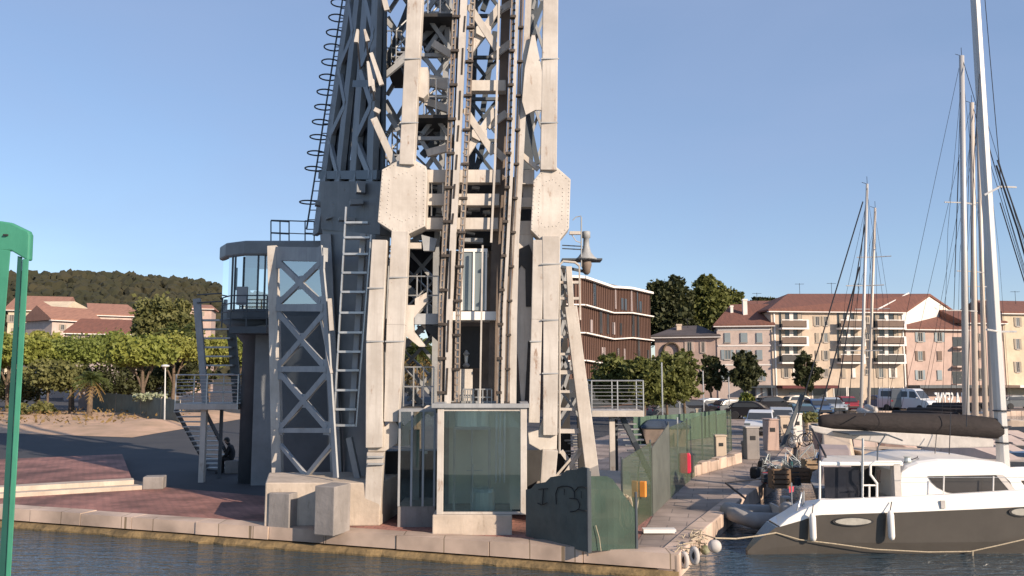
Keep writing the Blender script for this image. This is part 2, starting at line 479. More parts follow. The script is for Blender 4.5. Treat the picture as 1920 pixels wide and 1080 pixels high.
# far road by the houses
poly('road', [Vector((-5,93,0)), Vector((140,93,0)), Vector((140,103,0)), Vector((-5,103,0))], .004, M['shade_dark_asphalt'])
# quay wall made of coping stones with a ragged weedy foot
rng = random.Random(5)
q = MB(); foot = MB()
edge = [QF, QA]
L = (QF - QA).length
t = 0.0
while t < 95:
    w = rng.uniform(1.5, 2.3)
    a = QA + qdir * t; b2 = QA + qdir * min(t + w - .02, L)
    h = .03 + rng.uniform(-.012, .012); dz = rng.uniform(-.02, .02)
    pts = []
    for z in (-.30 + dz, h):
        for p in (a, b2):
            pass
    o1 = qn * rng.uniform(-.02, .02); o2 = qn * .55
    q.hexa([a+o1+Vector((0,0,-.27)), b2+o1+Vector((0,0,-.27)), b2+o2+Vector((0,0,-.27)), a+o2+Vector((0,0,-.27)),
            a+o1+Vector((0,0,h)), b2+o1+Vector((0,0,h)), b2+o2+Vector((0,0,h)), a+o2+Vector((0,0,h))])
    t += w
q.box(QA.x-.0, QA.x+.001, QA.y, QA.y+.001, -.2, -.19)
def wallrun(mb, a, b, top, bot, jit, seed, out):
    r = random.Random(seed); n = max(2, int((b-a).length / .35))
    rings = []
    for i in range(n + 1):
        p = a.lerp(b, i / n)
        k = r.uniform(0, jit)
        rings.append([p + out*k + Vector((0,0,top)), p + out*(k+.05+r.uniform(0,jit)) + Vector((0,0,top-.10)),
                      p + out*(k*.5+.02) + Vector((0,0,bot)), p - out*.5 + Vector((0,0,bot)), p - out*.5 + Vector((0,0,top))])
    mb.loft(rings)
wallrun(foot, QA, QA + qdir*95, -.31, -1.2, .09, 3, -qn)
M['weed'] = mat('weedy_stone', (.27,.185,.085), .9, nscale=2.5, col2=(.09,.065,.03), bump=.6, bscale=9)
o = q.build('quay_wall', M['coping'], bevel=.025); kind(o, 'structure')
o = foot.build('quay_wall_foot', M['weed']); kind(o, 'structure')
q = MB()
for a, b2 in ((QA, QB), (QB, QC), (QC, QD), (QD, QE), (QE, Vector((400,86,0)))):
    d = (b2 - a).normalized(); nn = Vector((d.y, -d.x, 0))
    n = max(1, int((b2-a).length / 2.0))
    for i in range(n):
        p0 = a.lerp(b2, i/n) + d*.01; p1 = a.lerp(b2, (i+1)/n) - d*.01
        ins = .45
        q.hexa([p0+Vector((0,0,-1.2)), p1+Vector((0,0,-1.2)), p1-nn*ins+Vector((0,0,-1.2)), p0-nn*ins+Vector((0,0,-1.2)),
                p0+Vector((0,0,.035)), p1+Vector((0,0,.035)), p1-nn*ins+Vector((0,0,.035)), p0-nn*ins+Vector((0,0,.035))])
o = q.build('harbour_wall', M['coping'], bevel=.03); kind(o, 'structure')
# low stone steps and upper terrace, at the left
s0, s1 = G(-420,960), G(268,918)
sd = (s1 - s0).normalized(); sn = Vector((-sd.y, sd.x, 0))
ter = MB()
def slab(mb, off, z, depth, e):
    a, b2 = s0 + sn*off, s1 + sn*off - sd*e
    mb.hexa([a+Vector((0,0,-.05)), b2+Vector((0,0,-.05)), b2+sn*depth+Vector((0,0,-.05)), a+sn*depth+Vector((0,0,-.05)),
             a+Vector((0,0,z)), b2+Vector((0,0,z)), b2+sn*depth+Vector((0,0,z)), a+sn*depth+Vector((0,0,z))])
slab(ter, 0, .13, .42, 0)
slab(ter, .42, .27, .55, .25)
o = ter.build('stone_steps', M['concrete'], bevel=.015); kind(o, 'structure')
ter = MB(); slab(ter, .97, .262, 9.0, .3)
o = ter.build('terrace', M['paving']); kind(o, 'structure')
# dusty bank behind, a low uneven sheet
b_ = MB(); NX, NY = 46, 14
for j in range(NY + 1):
    for i in range(NX + 1):
        x = -62 + 40 * i / NX; y = 47 + 26 * j / NY + (x + 22) * -.35
        e = min(i, NX - i, j, NY - j)
        h = .02 + min(e, 3)/3 * (.28 + .42 * noise.noise(Vector((x*.22, y*.25, 3))) + .15 * noise.noise(Vector((x*.9, y*.9, 7))))
        b_.v.append(Vector((x, y, max(.012, h) if e else .012)))
for j in range(NY):
    for i in range(NX):
        a = j*(NX+1)+i; b_.f.append((a, a+1, a+NX+2, a+NX+1))
o = b_.build('dusty_bank', M['dust'], smooth=True, recalc=False); kind(o, 'structure')
# wooded hill
ridge = [(-900,530),(-500,520),(-200,516),(0,512),(60,512),(100,509),(160,508),(215,505),(280,510),(340,512),(400,520),(470,535),(560,560),(680,600),(820,640),(1000,690),(1200,699)]
def ridge_z(px):
    for (x0,y0),(x1,y1) in zip(ridge, ridge[1:]):
        if x0 <= px <= x1:
            return max(0, Z(y0 + (y1-y0)*(px-x0)/(x1-x0), 420) - 7)
    return 0
h_ = MB(); NX, NY = 70, 16
def hill_z(x, y):
    px = 960 + x * F * (420 / max(y, 330)) / 420 * (y/420)
    r = ridge_z(min(1190, max(-890, 960 + x/420*F)))
    k = (y - 230) / 190
    if k < 0: return -1
    s = math.sin(min(1, k) * math.pi/2)**1.2 if k < 1 else max(0, 1 - (k-1)*.35)
    return r * s + 2.2*noise.noise(Vector((x*.02, y*.02, 1))) * min(1, k*2) - .6
for j in range(NY + 1):
    for i in range(NX + 1):
        x = -520 + 580*i/NX; y = 228 + 330*j/NY
        h_.v.append(Vector((x, y, hill_z(x, y))))
for j in range(NY):
    for i in range(NX):
        a = j*(NX+1)+i; h_.f.append((a, a+1, a+NX+2, a+NX+1))
M['scrub'] = mat('hill_scrub', (.035,.036,.018), .95, nscale=.06, col2=(.05,.042,.024))
o = h_.build('hill', M['scrub'], smooth=True, recalc=False); kind(o, 'structure')
rng = random.Random(11)
ico = bmesh.new(); bmesh.ops.create_icosphere(ico, subdivisions=2, radius=1)
icv = [v.co.copy() for v in ico.verts]; icf = [tuple(v.index for v in f.verts) for f in ico.faces]; ico.free()
wd = MB(); cnt = 0
while cnt < 6500:
    y = 250 + 195 * rng.random()**.7; x = rng.uniform(-.68, .05) * y
    z = hill_z(x, y)
    if z < 2: 
        if rng.random() < .7: continue
    r = rng.choice((rng.uniform(.8,1.6), rng.uniform(1.3,2.5), rng.uniform(2.0,3.3))); s = rng.uniform(.7, 1.25); rot = rng.uniform(0, 6.3)
    ca, sa = math.cos(rot), math.sin(rot); base = len(wd.v)
    for c in icv:
        k = r * rng.uniform(.66, 1.25)
        wd.v.append(Vector((x + (c.x*ca - c.y*sa)*k, y + (c.x*sa + c.y*ca)*k, z + r*.55 + c.z*k*s)))
    wd.f.extend([tuple(i + base for i in f) for f in icf]); cnt += 1
M['woods'] = mat('hill_woodland', (.02,.023,.01), .95, nscale=.075, col2=(.042,.037,.017), bump=.6, bscale=1.2)
o = wd.build('woodland', M['woods'], recalc=False)
kind(o, 'stuff', 'dark green woodland covering the long hill behind the houses')

# ---------------------------------------------------------------- bridge tower
def TY(px): return 20.15 + (px - 760) * .0016
def T(px, py, dy=0.0): return P(px, py, TY(px) + dy)
def tb(mb, a, b, w, t, dy=0.0, w1=None, dy1=None):
    dy1 = dy if dy1 is None else dy1
    w1 = w if w1 is None else w1
    s = TY(a[0]) / F
    return mb.bar(T(a[0], a[1], dy), T(b[0], b[1], dy1), w * (TY(a[0])+dy)/F, t, w1 * (TY(b[0])+dy1)/F)
def tbs(mb, pts, t, dy=0.0):
    for (x0,y0,w0),(x1,y1,w1) in zip(pts, pts[1:]): tb(mb, (x0,y0), (x1,y1), w0, t, dy, w1)
def tp(mb, pts, t, dy=0.0):
    """plate cut to an outline of photo points, t deep behind the plane"""
    return mb.prism([T(x, y, dy) for x, y in pts], (0, t, 0))
tower = thing('bridge_tower', 'huge upright steel lattice tower of the raised drawbridge with hexagonal plates', 'bridge tower', T(870, 1000, 1.5) * 1)
tower.location.z = 0; ORG[tower.name] = Vector(tower.location)
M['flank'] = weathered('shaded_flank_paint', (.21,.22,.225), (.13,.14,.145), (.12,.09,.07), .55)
S, S2, DK, BK = M['steel'], M['steel2'], M['darksteel'], M['black']
# main front chords
m = MB(); tbs(m, [(764,312,28),(780,0,29),(828,-900,26)], .42); m.build('chord', S, tower, bevel=.012)
m = MB(); tbs(m, [(1028,322,31),(1032,0,29),(1046,-900,26)], .42); m.build('chord', S, tower, bevel=.012)
m = MB(); tp(m, [(776,178),(775,126),(802,126),(802,176),(794,184)], .36, .02); m.build('gusset_plate', S, tower)
m = MB(); tp(m, [(979,190),(984,128),(997,66),(1003,66),(1018,142),(1017,206),(1004,206),(986,215)], .06, -.18); m.build('gusset_plate', S, tower)
# hexagonal plates
def rivets(mb, pts):
    cx = sum(p[0] for p in pts)/len(pts); cy = sum(p[1] for p in pts)/len(pts)
    for sc in (.93, .62):
        q_ = [(cx+(x-cx)*sc, cy+(y-cy)*sc) for x, y in pts]
        for (xa,ya),(xb,yb) in zip(q_, q_[1:]+q_[:1]):
            n = max(2, int(math.hypot(xb-xa, yb-ya)/7))
            for k in range(n):
                c = T(xa+(xb-xa)*k/n, ya+(yb-ya)*k/n, -.1); mb.cbox(c, .032, .03, .032)
m = MB(); tp(m, [(716,318),(745,302),(770,296),(799,312),(801,330),(797,424),(755,444),(742,438),(708,416)], .62, -.1); rivets(m, [(716,318),(745,302),(770,296),(799,312),(797,424),(755,444),(742,438),(708,416)]); m.build('hexagonal_plate', S, tower, bevel=.02)
m = MB(); tp(m, [(1000,339),(1020,314),(1039,309),(1070,336),(1067,428),(1050,449),(1016,452),(995,431)], .62, -.1); rivets(m, [(1000,339),(1020,314),(1039,309),(1070,336),(1067,428),(1050,449),(1016,452),(995,431)]); m.build('hexagonal_plate', S, tower, bevel=.02)
# legs under the plates
m = MB(); tbs(m, [(714,452,28),(704,640,30),(704,838,31)], .4); m.build('leg', S, tower, bevel=.012)
m = MB(); tbs(m, [(752,436,32),(744,610,34),(735,790,26)], .4, .05); m.build('leg', S, tower, bevel=.012)
m = MB(); tbs(m, [(1009,452,20),(1006,600,20),(1001,792,20)], .4, .05); m.build('leg', S, tower, bevel=.012)
m = MB(); tbs(m, [(1033,445,34),(1032,600,28),(1031,815,26)], .4); m.build('leg', S, tower, bevel=.012)
m = MB(); tp(m, [(688,838),(690,806),(704,800),(722,800),(738,786),(748,800),(745,832),(722,846),(690,846)], .5, -.05); m.build('leg_joint', S, tower, bevel=.015)
m = MB(); tp(m, [(990,812),(1010,806),(1018,788),(1045,788),(1044,842),(1016,846),(992,832)], .5, -.05); m.build('leg_joint', S, tower, bevel=.015)
m = MB(); m.bar(T(706,846), P(699,990,20.32), 31*.0131, .42, 30*.0131); m.build('leg_foot', S, tower, bevel=.012)
m = MB(); m.bar(T(1031,842), P(1022,962,TY(1022)+.1), 29*.0133, .42, 26*.0133); m.build('leg_foot', S, tower, bevel=.012)
for y in (855, 868):
    m = MB(); tb(m, (690,y), (720,y), 3, .46, -.03); m.build('collar_band', S2, tower)
# diagonal brackets to the kiosk roof
m = MB()
tp(m, [(728,836),(728,800),(748,792),(756,800),(800,760),(822,762),(822,774),(800,776),(767,808),(767,836)], .3, .15)
m.build('bracket', S, tower)
# right middle mast strip and plates beside the right guide rail
m = MB(); tbs(m, [(1020,-900,10),(991,0,12),(976,310,11),(967,450,13),(963,600,13),(962,757,12)], .16, .05); m.build('inner_post', S, tower)
m = MB(); tp(m, [(960,440),(1000,440),(1000,600),(995,640),(983,757),(977,757),(972,680),(966,630),(962,560)], .08, .3); m.build('web_plate', S, tower)
m = MB(); tp(m, [(966,470),(992,458),(1000,480),(1000,575),(986,575),(985,505),(978,497),(966,515)], .05, .26); m.build('access_opening', BK, tower)
m = MB(); tp(m, [(990,640),(997,640),(993,750),(984,750)], .05, .26); m.build('access_opening', BK, tower)
m = MB(); tp(m, [(964,690),(968,690),(978,757),(963,757)], .05, .26); m.build('access_opening', BK, tower)
m = MB(); tp(m, [(1003,460),(1006,460),(1000,792),(997,792)], .05, .1); m.build('access_opening', BK, tower)
M['palerack'] = weathered('pale_rack_steel', (.34,.29,.24), (.17,.13,.10), (.14,.08,.05), .5, .5, .66)
# guide rails: a light plate with thin racks either side
def guide(center, offs_dark, wdark, offs_light):
    pr = MB(); tbs(pr, center, .22, 0); po = pr.build('guide_rail', S, tower)
    for od in offs_dark:
        r = MB(); tbs(r, [(x+od[0], y, od[1]) for x, y, w in center], .10, od[2]); 
        if abs(od[0]) > 15 or od[0] == -10:
            sg = 1 if od[0] < 0 else -1; y = -150
            while y < 752:
                for (x0,y0,w0),(x1,y1,w1) in zip(center, center[1:]):
                    if y0 <= y < y1:
                        x = x0 + (x1-x0)*(y-y0)/(y1-y0) + od[0]; tb(r, (x, y), (x + sg*7, y), 2.6, .06, od[2]-.02)
                y += 13
        r.build('rack', M['palerack'] if abs(od[0]) > 9 else M['rack'], po)
    for od in offs_light:
        r = MB(); tbs(r, [(x+od[0], y, od[1]) for x, y, w in center], .08, od[2]); r.build('rod', M['rail'], po)
    y = -160
    while y < 755:
        for (x0,y0,w0),(x1,y1,w1) in zip(center, center[1:]):
            lo, hi = min(y0,y1), max(y0,y1)
            if lo <= y < hi:
                x = x0 + (x1-x0)*(y-y0)/(y1-y0)
                e = [o_[0] for o_ in offs_dark]
                br = MB(); tb(br, (x+min(e)-2, y), (x-w0/2+1, y), 5, .14, -.05); br.build('rack_bracket', M['rack'], po)
                br = MB(); tb(br, (x+w0/2, y+20), (x+max(e)+1.5, y+20), 4, .14, -.05); br.build('rack_bracket', M['rack'], po)
        y += 64
    return po
guide([(908,-900,12),(870,0,13),(857,310,12),(843,580,11),(840,757,12)], [(-19,3,.02),(-13,3,0),(-8.5,2.5,.02),(13,3,.02),(20,2.5,0)], 3, [(-16,2,.06),(16.5,2,.05)])
guide([(1003,-900,6),(970,0,6),(960,310,6),(946,580,6),(942,757,6)], [(-10,3,.02),(-5.5,2.5,0),(6.5,3,.0),(11,3,.02)], 3, [(-8,2,.05),(9,2.2,.05)])
for (x, y0, y1) in ((872,30,60),(868,90,140),(863,170,225),(860,235,265),(857,290,318),(853,345,372),(850,400,420),(845,470,560),(841,600,660),(839,690,740)):
    sl_ = MB(); tb(sl_, (x, y0), (x-2.2, y1), 3.2, .02, -.115); sl_.build('rail_slot', M['rack'], tower)
m = MB(); tbs(m, [(962,-900,4),(936,0,4),(928,310,4),(921,455,4)], .06, .15); m.build('centre_strut', S, tower)
m = MB(); tbs(m, [(905,460,3),(903,580,3),(900,757,3)], .06, .1); m.build('centre_strut', S, tower)
M['brownsteel'] = mat('brown_steel_web', (.20,.155,.125), .7, nscale=1.4, namt=.35)
m = MB(); tbs(m, [(975,-900,18),(949,0,18),(939,310,18),(930,470,18),(926,757,22)], .05, .75); m.build('rail_shade_panel', M['brownsteel'], tower)  # shaded side of the right rail, its shade put into brown
# cross beams between chords
for (xa, xb, ya, yb, d) in ((882,948,150,170,.3),(797,938,318,342,.35),(797,936,363,385,.35),(795,934,408,430,.35),
                            (966,1002,318,345,.3),(966,1002,370,388,.3),(966,1002,414,440,.3),(980,1002,345,371,.5)):
    m = MB(); tp(m, [(xa,ya),(xb,ya),(xb,yb),(xa,yb)], .3, d); m.build('cross_beam', S, tower, bevel=.01)
for (xa, xb, ya, yb) in ((890,952,-40,-20),(894,958,-235,-215)):
    m = MB(); tp(m, [(xa,ya),(xb,ya),(xb,yb),(xa,yb)], .3, .3); m.build('cross_beam', S, tower)
# X braces between the guide rails
for cx, cy in ((907,56),(899,250),(915,-140),(922,-330),(930,-520)):
    m = MB()
    tb(m, (cx-28,cy-46), (cx+26,cy+38), 13, .1, .3); tb(m, (cx+30,cy-44), (cx-26,cy+40), 13, .1, .42)
    tp(m, [(cx-14,cy-6),(cx,cy-16),(cx+14,cy-6),(cx+14,cy+6),(cx,cy+14),(cx-14,cy+6)], .08, .27)
    m.build('cross_brace', S, tower)
for (a, b2, w) in (((922,30),(962,4),12),((922,108),(958,80),12),((914,238),(950,212),13),((912,268),(946,298),13)):
    m = MB(); tb(m, a, b2, w, .1, .5); m.build('stub_brace', S, tower)
# right bay braces
for (a, b2, w, d, mm) in (((1018,4),(993,66),8,.9,DK),((987,206),(1008,308),9,.9,DK),((1000,66),(1014,146),7,.2,S),((1010,200),(984,212),8,.2,S),((978,290),(1010,318),9,.2,S),((990,-50),(1016,-150),9,.4,S),((1018,-160),(992,-260),9,.6,S)):
    m = MB(); tb(m, a, b2, w, .12, d); m.build('diagonal_brace', mm, tower)
m = MB(); tb(m, (1026,60), (1026,62), 4, .1, .0); 
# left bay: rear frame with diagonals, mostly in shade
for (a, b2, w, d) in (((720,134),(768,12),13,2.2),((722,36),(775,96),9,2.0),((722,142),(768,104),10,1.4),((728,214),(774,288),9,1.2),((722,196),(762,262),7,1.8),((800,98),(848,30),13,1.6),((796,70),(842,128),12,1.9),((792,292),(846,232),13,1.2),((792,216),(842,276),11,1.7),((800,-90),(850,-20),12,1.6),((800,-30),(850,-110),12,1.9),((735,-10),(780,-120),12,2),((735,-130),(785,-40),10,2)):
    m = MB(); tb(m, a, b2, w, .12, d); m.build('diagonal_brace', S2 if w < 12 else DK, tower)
for (a, b2, w) in (((812,82),(846,104),14),((800,150),(840,160),22),((796,190),(842,206),14),((800,288),(846,276),14)):
    m = MB(); tb(m, a, b2, w, .14, .7); m.build('stub_brace', S, tower)
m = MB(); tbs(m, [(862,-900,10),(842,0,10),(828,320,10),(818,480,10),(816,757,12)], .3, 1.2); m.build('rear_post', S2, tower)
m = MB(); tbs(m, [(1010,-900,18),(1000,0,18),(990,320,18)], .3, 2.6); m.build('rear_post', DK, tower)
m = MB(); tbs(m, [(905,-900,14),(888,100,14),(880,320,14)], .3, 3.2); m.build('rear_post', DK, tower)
# finer lattice in the left and right bays
for i, y in enumerate(range(-130, 300, 78)):
    sh = -(y)*.045
    m = MB(); tb(m, (800+sh,y+2), (848+sh,y+70), 8, .09, .9); tb(m, (848+sh,y+2), (800+sh,y+70), 8, .09, 1.02); tb(m, (796+sh,y), (850+sh,y), 7, .1, .85); m.build('lattice_brace', S2, tower)
    m = MB(); tb(m, (728+sh*.4,y+6), (772+sh,y+74), 7, .09, 2.9); tb(m, (772+sh,y+6), (728+sh*.4,y+74), 7, .09, 3.0); m.build('lattice_brace', S2, tower)
    m = MB(); tb(m, (890+sh*.6,y+10), (934+sh*.6,y+66), 6, .09, 2.4); tb(m, (934+sh*.6,y+10), (890+sh*.6,y+66), 6, .09, 2.5); tb(m, (886+sh*.6,y+4), (940+sh*.6,y+4), 6, .1, 2.3); m.build('lattice_brace', DK, tower)
    m = MB(); tb(m, (998+sh*.2,y+2), (1020,y+70), 5, .08, 1.4); tb(m, (1020,y+2), (998+sh*.2,y+70), 5, .08, 1.5); m.build('lattice_brace', S2, tower)
for y in (470, 545, 620, 690):
    m = MB(); tb(m, (766,y), (818,y+62), 6, .08, 2.0); tb(m, (818,y), (764,y+62), 6, .08, 2.1); m.build('lattice_brace', S2, tower)
# rear bracing behind the middle opening
for (a, b2) in (((890,330),(908,262)),((884,330),(888,275)),((928,60),(905,210)),((935,-60),(905,20))):
    m = MB(); tb(m, a, b2, 10, .12, 2.6); m.build('diagonal_brace', DK, tower)
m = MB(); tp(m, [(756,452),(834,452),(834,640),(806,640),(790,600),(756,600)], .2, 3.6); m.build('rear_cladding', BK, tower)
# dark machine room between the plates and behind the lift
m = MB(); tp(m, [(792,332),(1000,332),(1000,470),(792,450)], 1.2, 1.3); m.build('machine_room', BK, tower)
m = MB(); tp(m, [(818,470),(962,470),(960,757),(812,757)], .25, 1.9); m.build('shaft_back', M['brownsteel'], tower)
for (x,y) in ((806,352),(812,375),(818,398),(885,352),(870,398),(905,398)):
    m = MB(); tb(m, (x,y), (x+14,y+2), 5, .2, 1.0); m.build('machinery', S2, tower)
for a, b2, w in (((878,392),(900,392),6),((860,450),(905,452),8),((862,434),(890,440),4)):
    m = MB(); tb(m, a, b2, w, .3, .85); m.build('machinery', S2, tower)
# stairs zig-zagging inside the left bay
def flight(x0,y0,x1,y1,d0,d1,n=11):
    m = MB()
    for dd in (-.42, .42):
        m.bar(T(x0,y0,d0+dd), T(x1,y1,d1+dd), .16, .05)
    for i in range(n):
        k = (i+.5)/n
        p = T(x0+(x1-x0)*k, y0+(y1-y0)*k, d0+(d1-d0)*k)
        m.cbox(p, .26, .82, .035)
    fo = m.build('stair_flight', M['tread'], tower)
    h = MB()
    for dd in (-.42, .42):
        for k in (1.0, .5):
            h.tube([T(x0,y0,d0+dd)+Vector((0,0,k)), T(x1,y1,d1+dd)+Vector((0,0,k))], .022, 5)
        for k in (0,.33,.66,1):
            p = T(x0+(x1-x0)*k, y0+(y1-y0)*k, d0+dd); h.tube([p, p+Vector((0,0,1))], .02, 5)
    h.build('handrail', M['rail'], fo)
def landing(x0,x1,y,d0=1.6,d1=3.2):
    a = T(x0,y,d0); b2 = T(x1,y,d0)
    m = MB().box(a.x, b2.x, a.y, a.y+d1-d0, a.z-.09, a.z)
    lo = m.build('landing', BK, tower)
    h = MB()
    for z in (.5, 1.0):
        h.tube([(a.x,a.y,a.z+z),(b2.x,a.y,a.z+z)], .02, 5)
    for k in range(4):
        x = a.x+(b2.x-a.x)*k/3; h.tube([(x,a.y,a.z),(x,a.y,a.z+1)], .02, 5)
    h.build('handrail', M['rail'], lo)
for y in (-165, 25, 215, 405, 590, 762):
    landing(778 - (y-25)*.03, 850 - (y-25)*.05, y, .5, 3.4)
    if y < 700:
        sh = -(y-25)*.04
        flight(838+sh, y+2, 742+sh, y+96, 1.8, 1.8); flight(742+sh, y+98, 836+sh, y+188, 2.8, 2.8)
        landing(724+sh, 752+sh, y+97)
# dark cladding behind the braced leg
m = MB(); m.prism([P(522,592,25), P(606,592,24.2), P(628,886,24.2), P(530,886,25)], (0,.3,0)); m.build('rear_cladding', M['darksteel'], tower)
# pieces around the lower left bay
for pts, mm in (([(758,572),(778,572),(778,560),(800,548),(802,565),(776,596),(776,612),(758,612)], S),([(777,588),(832,588),(832,608),(777,608)], S2),([(790,610),(832,610),(832,650),(812,632)], BK),
                ([(760,455),(790,455),(790,466),(760,466)], S),([(790,440),(820,448),(814,470),(794,470)], S2),([(752,612),(776,612),(776,622),(800,650),(786,650),(756,626)], S)):
    m = MB(); tp(m, pts, .2, .35); m.build('stiffener', mm, tower)
# lift car
m = MB(); tp(m, [(865,466),(914,466),(914,472),(865,472)], 1.0, .5)
for x in (865, 887, 910): tp(m, [(x,472),(x+3.5,472),(x+2,582),(x-1.5,582)], .06, .5)
lc = m.build('lift_car', M['white'], tower)
m = MB(); tp(m, [(866,472),(912,472),(910,582),(864,582)], .02, .54); m.build('pane', M['glasspale'], lc)
m = MB(); tp(m, [(838,584),(930,584),(930,600),(838,600)], .9, .35); m.build('car_floor', M['white'], lc)
m = MB(); tp(m, [(860,612),(904,612),(902,690),(858,690)], .05, 1.2); m.build('lift_doorway', BK, tower)
m = MB(); tp(m, [(853,692),(886,692),(886,757),(853,757)], .1, .6); m.build('service_panel', S, tower)
m = MB(); 
for x0, x1 in ((868,886),(888,922)):
    for y in (730, 745): m.tube([T(x0,y,.3), T(x1,y,.3)], .018, 5)
    for k in range(5): m.tube([T(x0+(x1-x0)*k/4,730,.3), T(x0+(x1-x0)*k/4,757,.3)], .016, 5)
m.build('gate_rail', M['rail'], tower)
m = MB(); m.lathe([(.06,0),(.10,.05),(.04,.12),(.05,.3),(.09,.36),(.02,.46)], T(874,689,1.0), 8); m.build('pulley_block', M['rail'], tower)
# dark left girder seen on its shaded flank, leaning with the tower
def GP(px, py, k):  # k 0 near edge, 1 far edge of flank
    return P(px, py, 21.0 + 5.5*k)
def near(y): return 722 + (0 - y)*.012
def far(y): return 658 - .155*y if y < 430 else 591.0 + (y-430)*.04
m = MB()
ys = [-900,-300,0,150,300,440]
for y0, y1 in zip(ys, ys[1:]):
    a0, a1, b0, b1 = GP(near(y0),y0,0), GP(near(y1),y1,0), GP(far(y0),y0,1), GP(far(y1),y1,1)
    e = Vector((.06,.03,0))
    for k0, k1 in (((0,.44),(.56,1)) if (y0,y1) == (150,300) else ((0,1),)):
        A1, B1, A0, B0 = a1.lerp(b1,k0), a1.lerp(b1,k1), a0.lerp(b0,k0), a0.lerp(b0,k1)
        m.hexa([A1,B1,B1+e,A1+e,A0,B0,B0+e,A0+e])
go = m.build('shaded_girder', DK, tower)
go['label'] = 'dark leaning box girder on the shaded side of the tower'
for k, w in ((.10,.30),(.36,.34),(.62,.34),(.90,.42)):
    m = MB()
    for y0, y1 in zip(ys, ys[1:]):
        def q_(y): 
            p = GP(near(y),y,0).lerp(GP(far(y),y,1), k); return p + Vector((-.09,-.05,0))
        m.bar(q_(y1), q_(y0), w*2.2, .16, n=(-.9,-.42,0))
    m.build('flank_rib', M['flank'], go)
for i, y in enumerate(range(-330, 330, 66)):
    for (ka, kb) in (((.10,.36),(.62,.90)) if i % 2 == 0 else ((.36,.10),(.90,.62))):
        m = MB(); a = GP(near(y),y,0).lerp(GP(far(y),y,1), ka); b2 = GP(near(y+66),y+66,0).lerp(GP(far(y+66),y+66,1), kb)
        m.bar(a + Vector((-.13,-.07,0)), b2 + Vector((-.13,-.07,0)), .26, .1, n=(-.9,-.42,0)); m.build('flank_diagonal', M['panel'], go)
for y, k0, k1, w in ((160,.05,.5,.2),(330,.0,1,.25)):
    m = MB(); 
    a = GP(near(y),y,0).lerp(GP(far(y),y,1), k0); b2 = GP(near(y),y,0).lerp(GP(far(y),y,1), k1)
    m.bar(a + Vector((-.1,-.12,0)), b2 + Vector((-.1,-.12,0)), w, .1, n=(-.9,-.42,0)); m.build('flank_stiffener', DK, go)
# patches of sunlight on the flank, shaped as added pale brackets
for (x, y, dx, h, k) in ((671,60,-2,14,.5),(684,60,3,14,.35),(697,104,16,40,.18),(688,120,5,34,.3),(696,160,4,10,.2),(700,222,20,72,.12),(661,205,2,12,.7),(628,300,2,18,.9)):
    kk = k
    p = [P(x-2,y,22.2), P(x+3,y,22.2), P(x+dx+3,y+h,22.2), P(x+dx-4,y+h,22.2)]
    m = MB()
    off = GP(near(y),y,0).lerp(GP(far(y),y,1), k) 
    Yk = 21.0 + 5.5*k - .35
    m.prism([P(x-2,y,Yk), P(x+2,y,Yk), P(x+dx+3,y+h,Yk), P(x+dx-4,y+h,Yk)], (0,.25,0)); m.build('sun_patch_bracket', S, go)
# sun patches built as pale struts on added ties, plus one actual diagonal
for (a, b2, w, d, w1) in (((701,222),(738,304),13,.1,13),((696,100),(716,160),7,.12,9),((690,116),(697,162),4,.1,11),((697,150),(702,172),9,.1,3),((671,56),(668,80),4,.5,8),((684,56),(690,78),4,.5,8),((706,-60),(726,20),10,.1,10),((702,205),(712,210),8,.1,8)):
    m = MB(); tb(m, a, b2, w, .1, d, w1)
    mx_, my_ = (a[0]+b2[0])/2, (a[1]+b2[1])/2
    m.bar(T(mx_,my_,d+.05), T(mx_,my_,d) + Vector((-.35,2.3,0)), .05, .05); m.build('sun_patch_strut', S, tower)
# safety hoops and ladder on the far edge of the girder
lad = MB()
fp = lambda y: P(far(y) - 4, y, 26.6)
for o_ in (-.22, .22): lad.tube([fp(430)+Vector((o_,0,0)), fp(300)+Vector((o_,0,0)), fp(0)+Vector((o_,0,0)), fp(-900)+Vector((o_,0,0))], .03, 5)
for i in range(60): 
    p = fp(430 - i*18); lad.tube([p+Vector((-.22,0,0)), p+Vector((.22,0,0))], .018, 5)
lad = lad.build('cage_ladder', DK, tower)
for y in (-48,-20,7,35,63,90,118,146,174,202,230,258,288,317,380):
    c = fp(y) + Vector((-.28,-.05,0))
    MB().ring(c, .30, .026, 18, 5).build('safety_hoop', M['black'], lad)
for xo in (-.45,): 
    m = MB(); m.tube([fp(y)+Vector((-.55,-.05,0)) for y in (320,0,-60)], .012, 4); 
# lower shaded flank down to the plinth
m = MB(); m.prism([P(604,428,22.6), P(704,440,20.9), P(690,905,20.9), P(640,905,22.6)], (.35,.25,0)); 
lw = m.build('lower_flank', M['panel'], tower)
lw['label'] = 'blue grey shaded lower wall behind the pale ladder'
for (x0,y0,x1,y1,w,mm,d) in ((612,440,632,890,20,M['steel2'],22.3),(682,440,660,800,10,M['steel2'],20.85),(655,820,672,900,10,M['steel2'],20.9)):
    m = MB(); m.bar(P(x0,y0,d), P(x1,y1,d), w*d/F, .25); m.build('flank_column', mm, tower)
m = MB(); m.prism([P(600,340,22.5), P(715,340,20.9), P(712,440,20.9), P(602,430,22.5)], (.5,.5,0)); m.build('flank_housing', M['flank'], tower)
for (x,y,w,h,d,an) in ((630,372,7,30,22.3,.25),(668,380,24,9,21.2,-.1),(622,408,22,3,22.3,-.3),(604,384,26,7,22.8,.1),(676,352,16,22,21.2,0),(650,412,30,6,21.6,.0)):
    m = MB(); m.cbox(P(x,y,d), w*d/F, .3, h*d/F, .3, Matrix.Rotation(an,3,'Y')); m.build('drive_motor', M['panel'], tower)
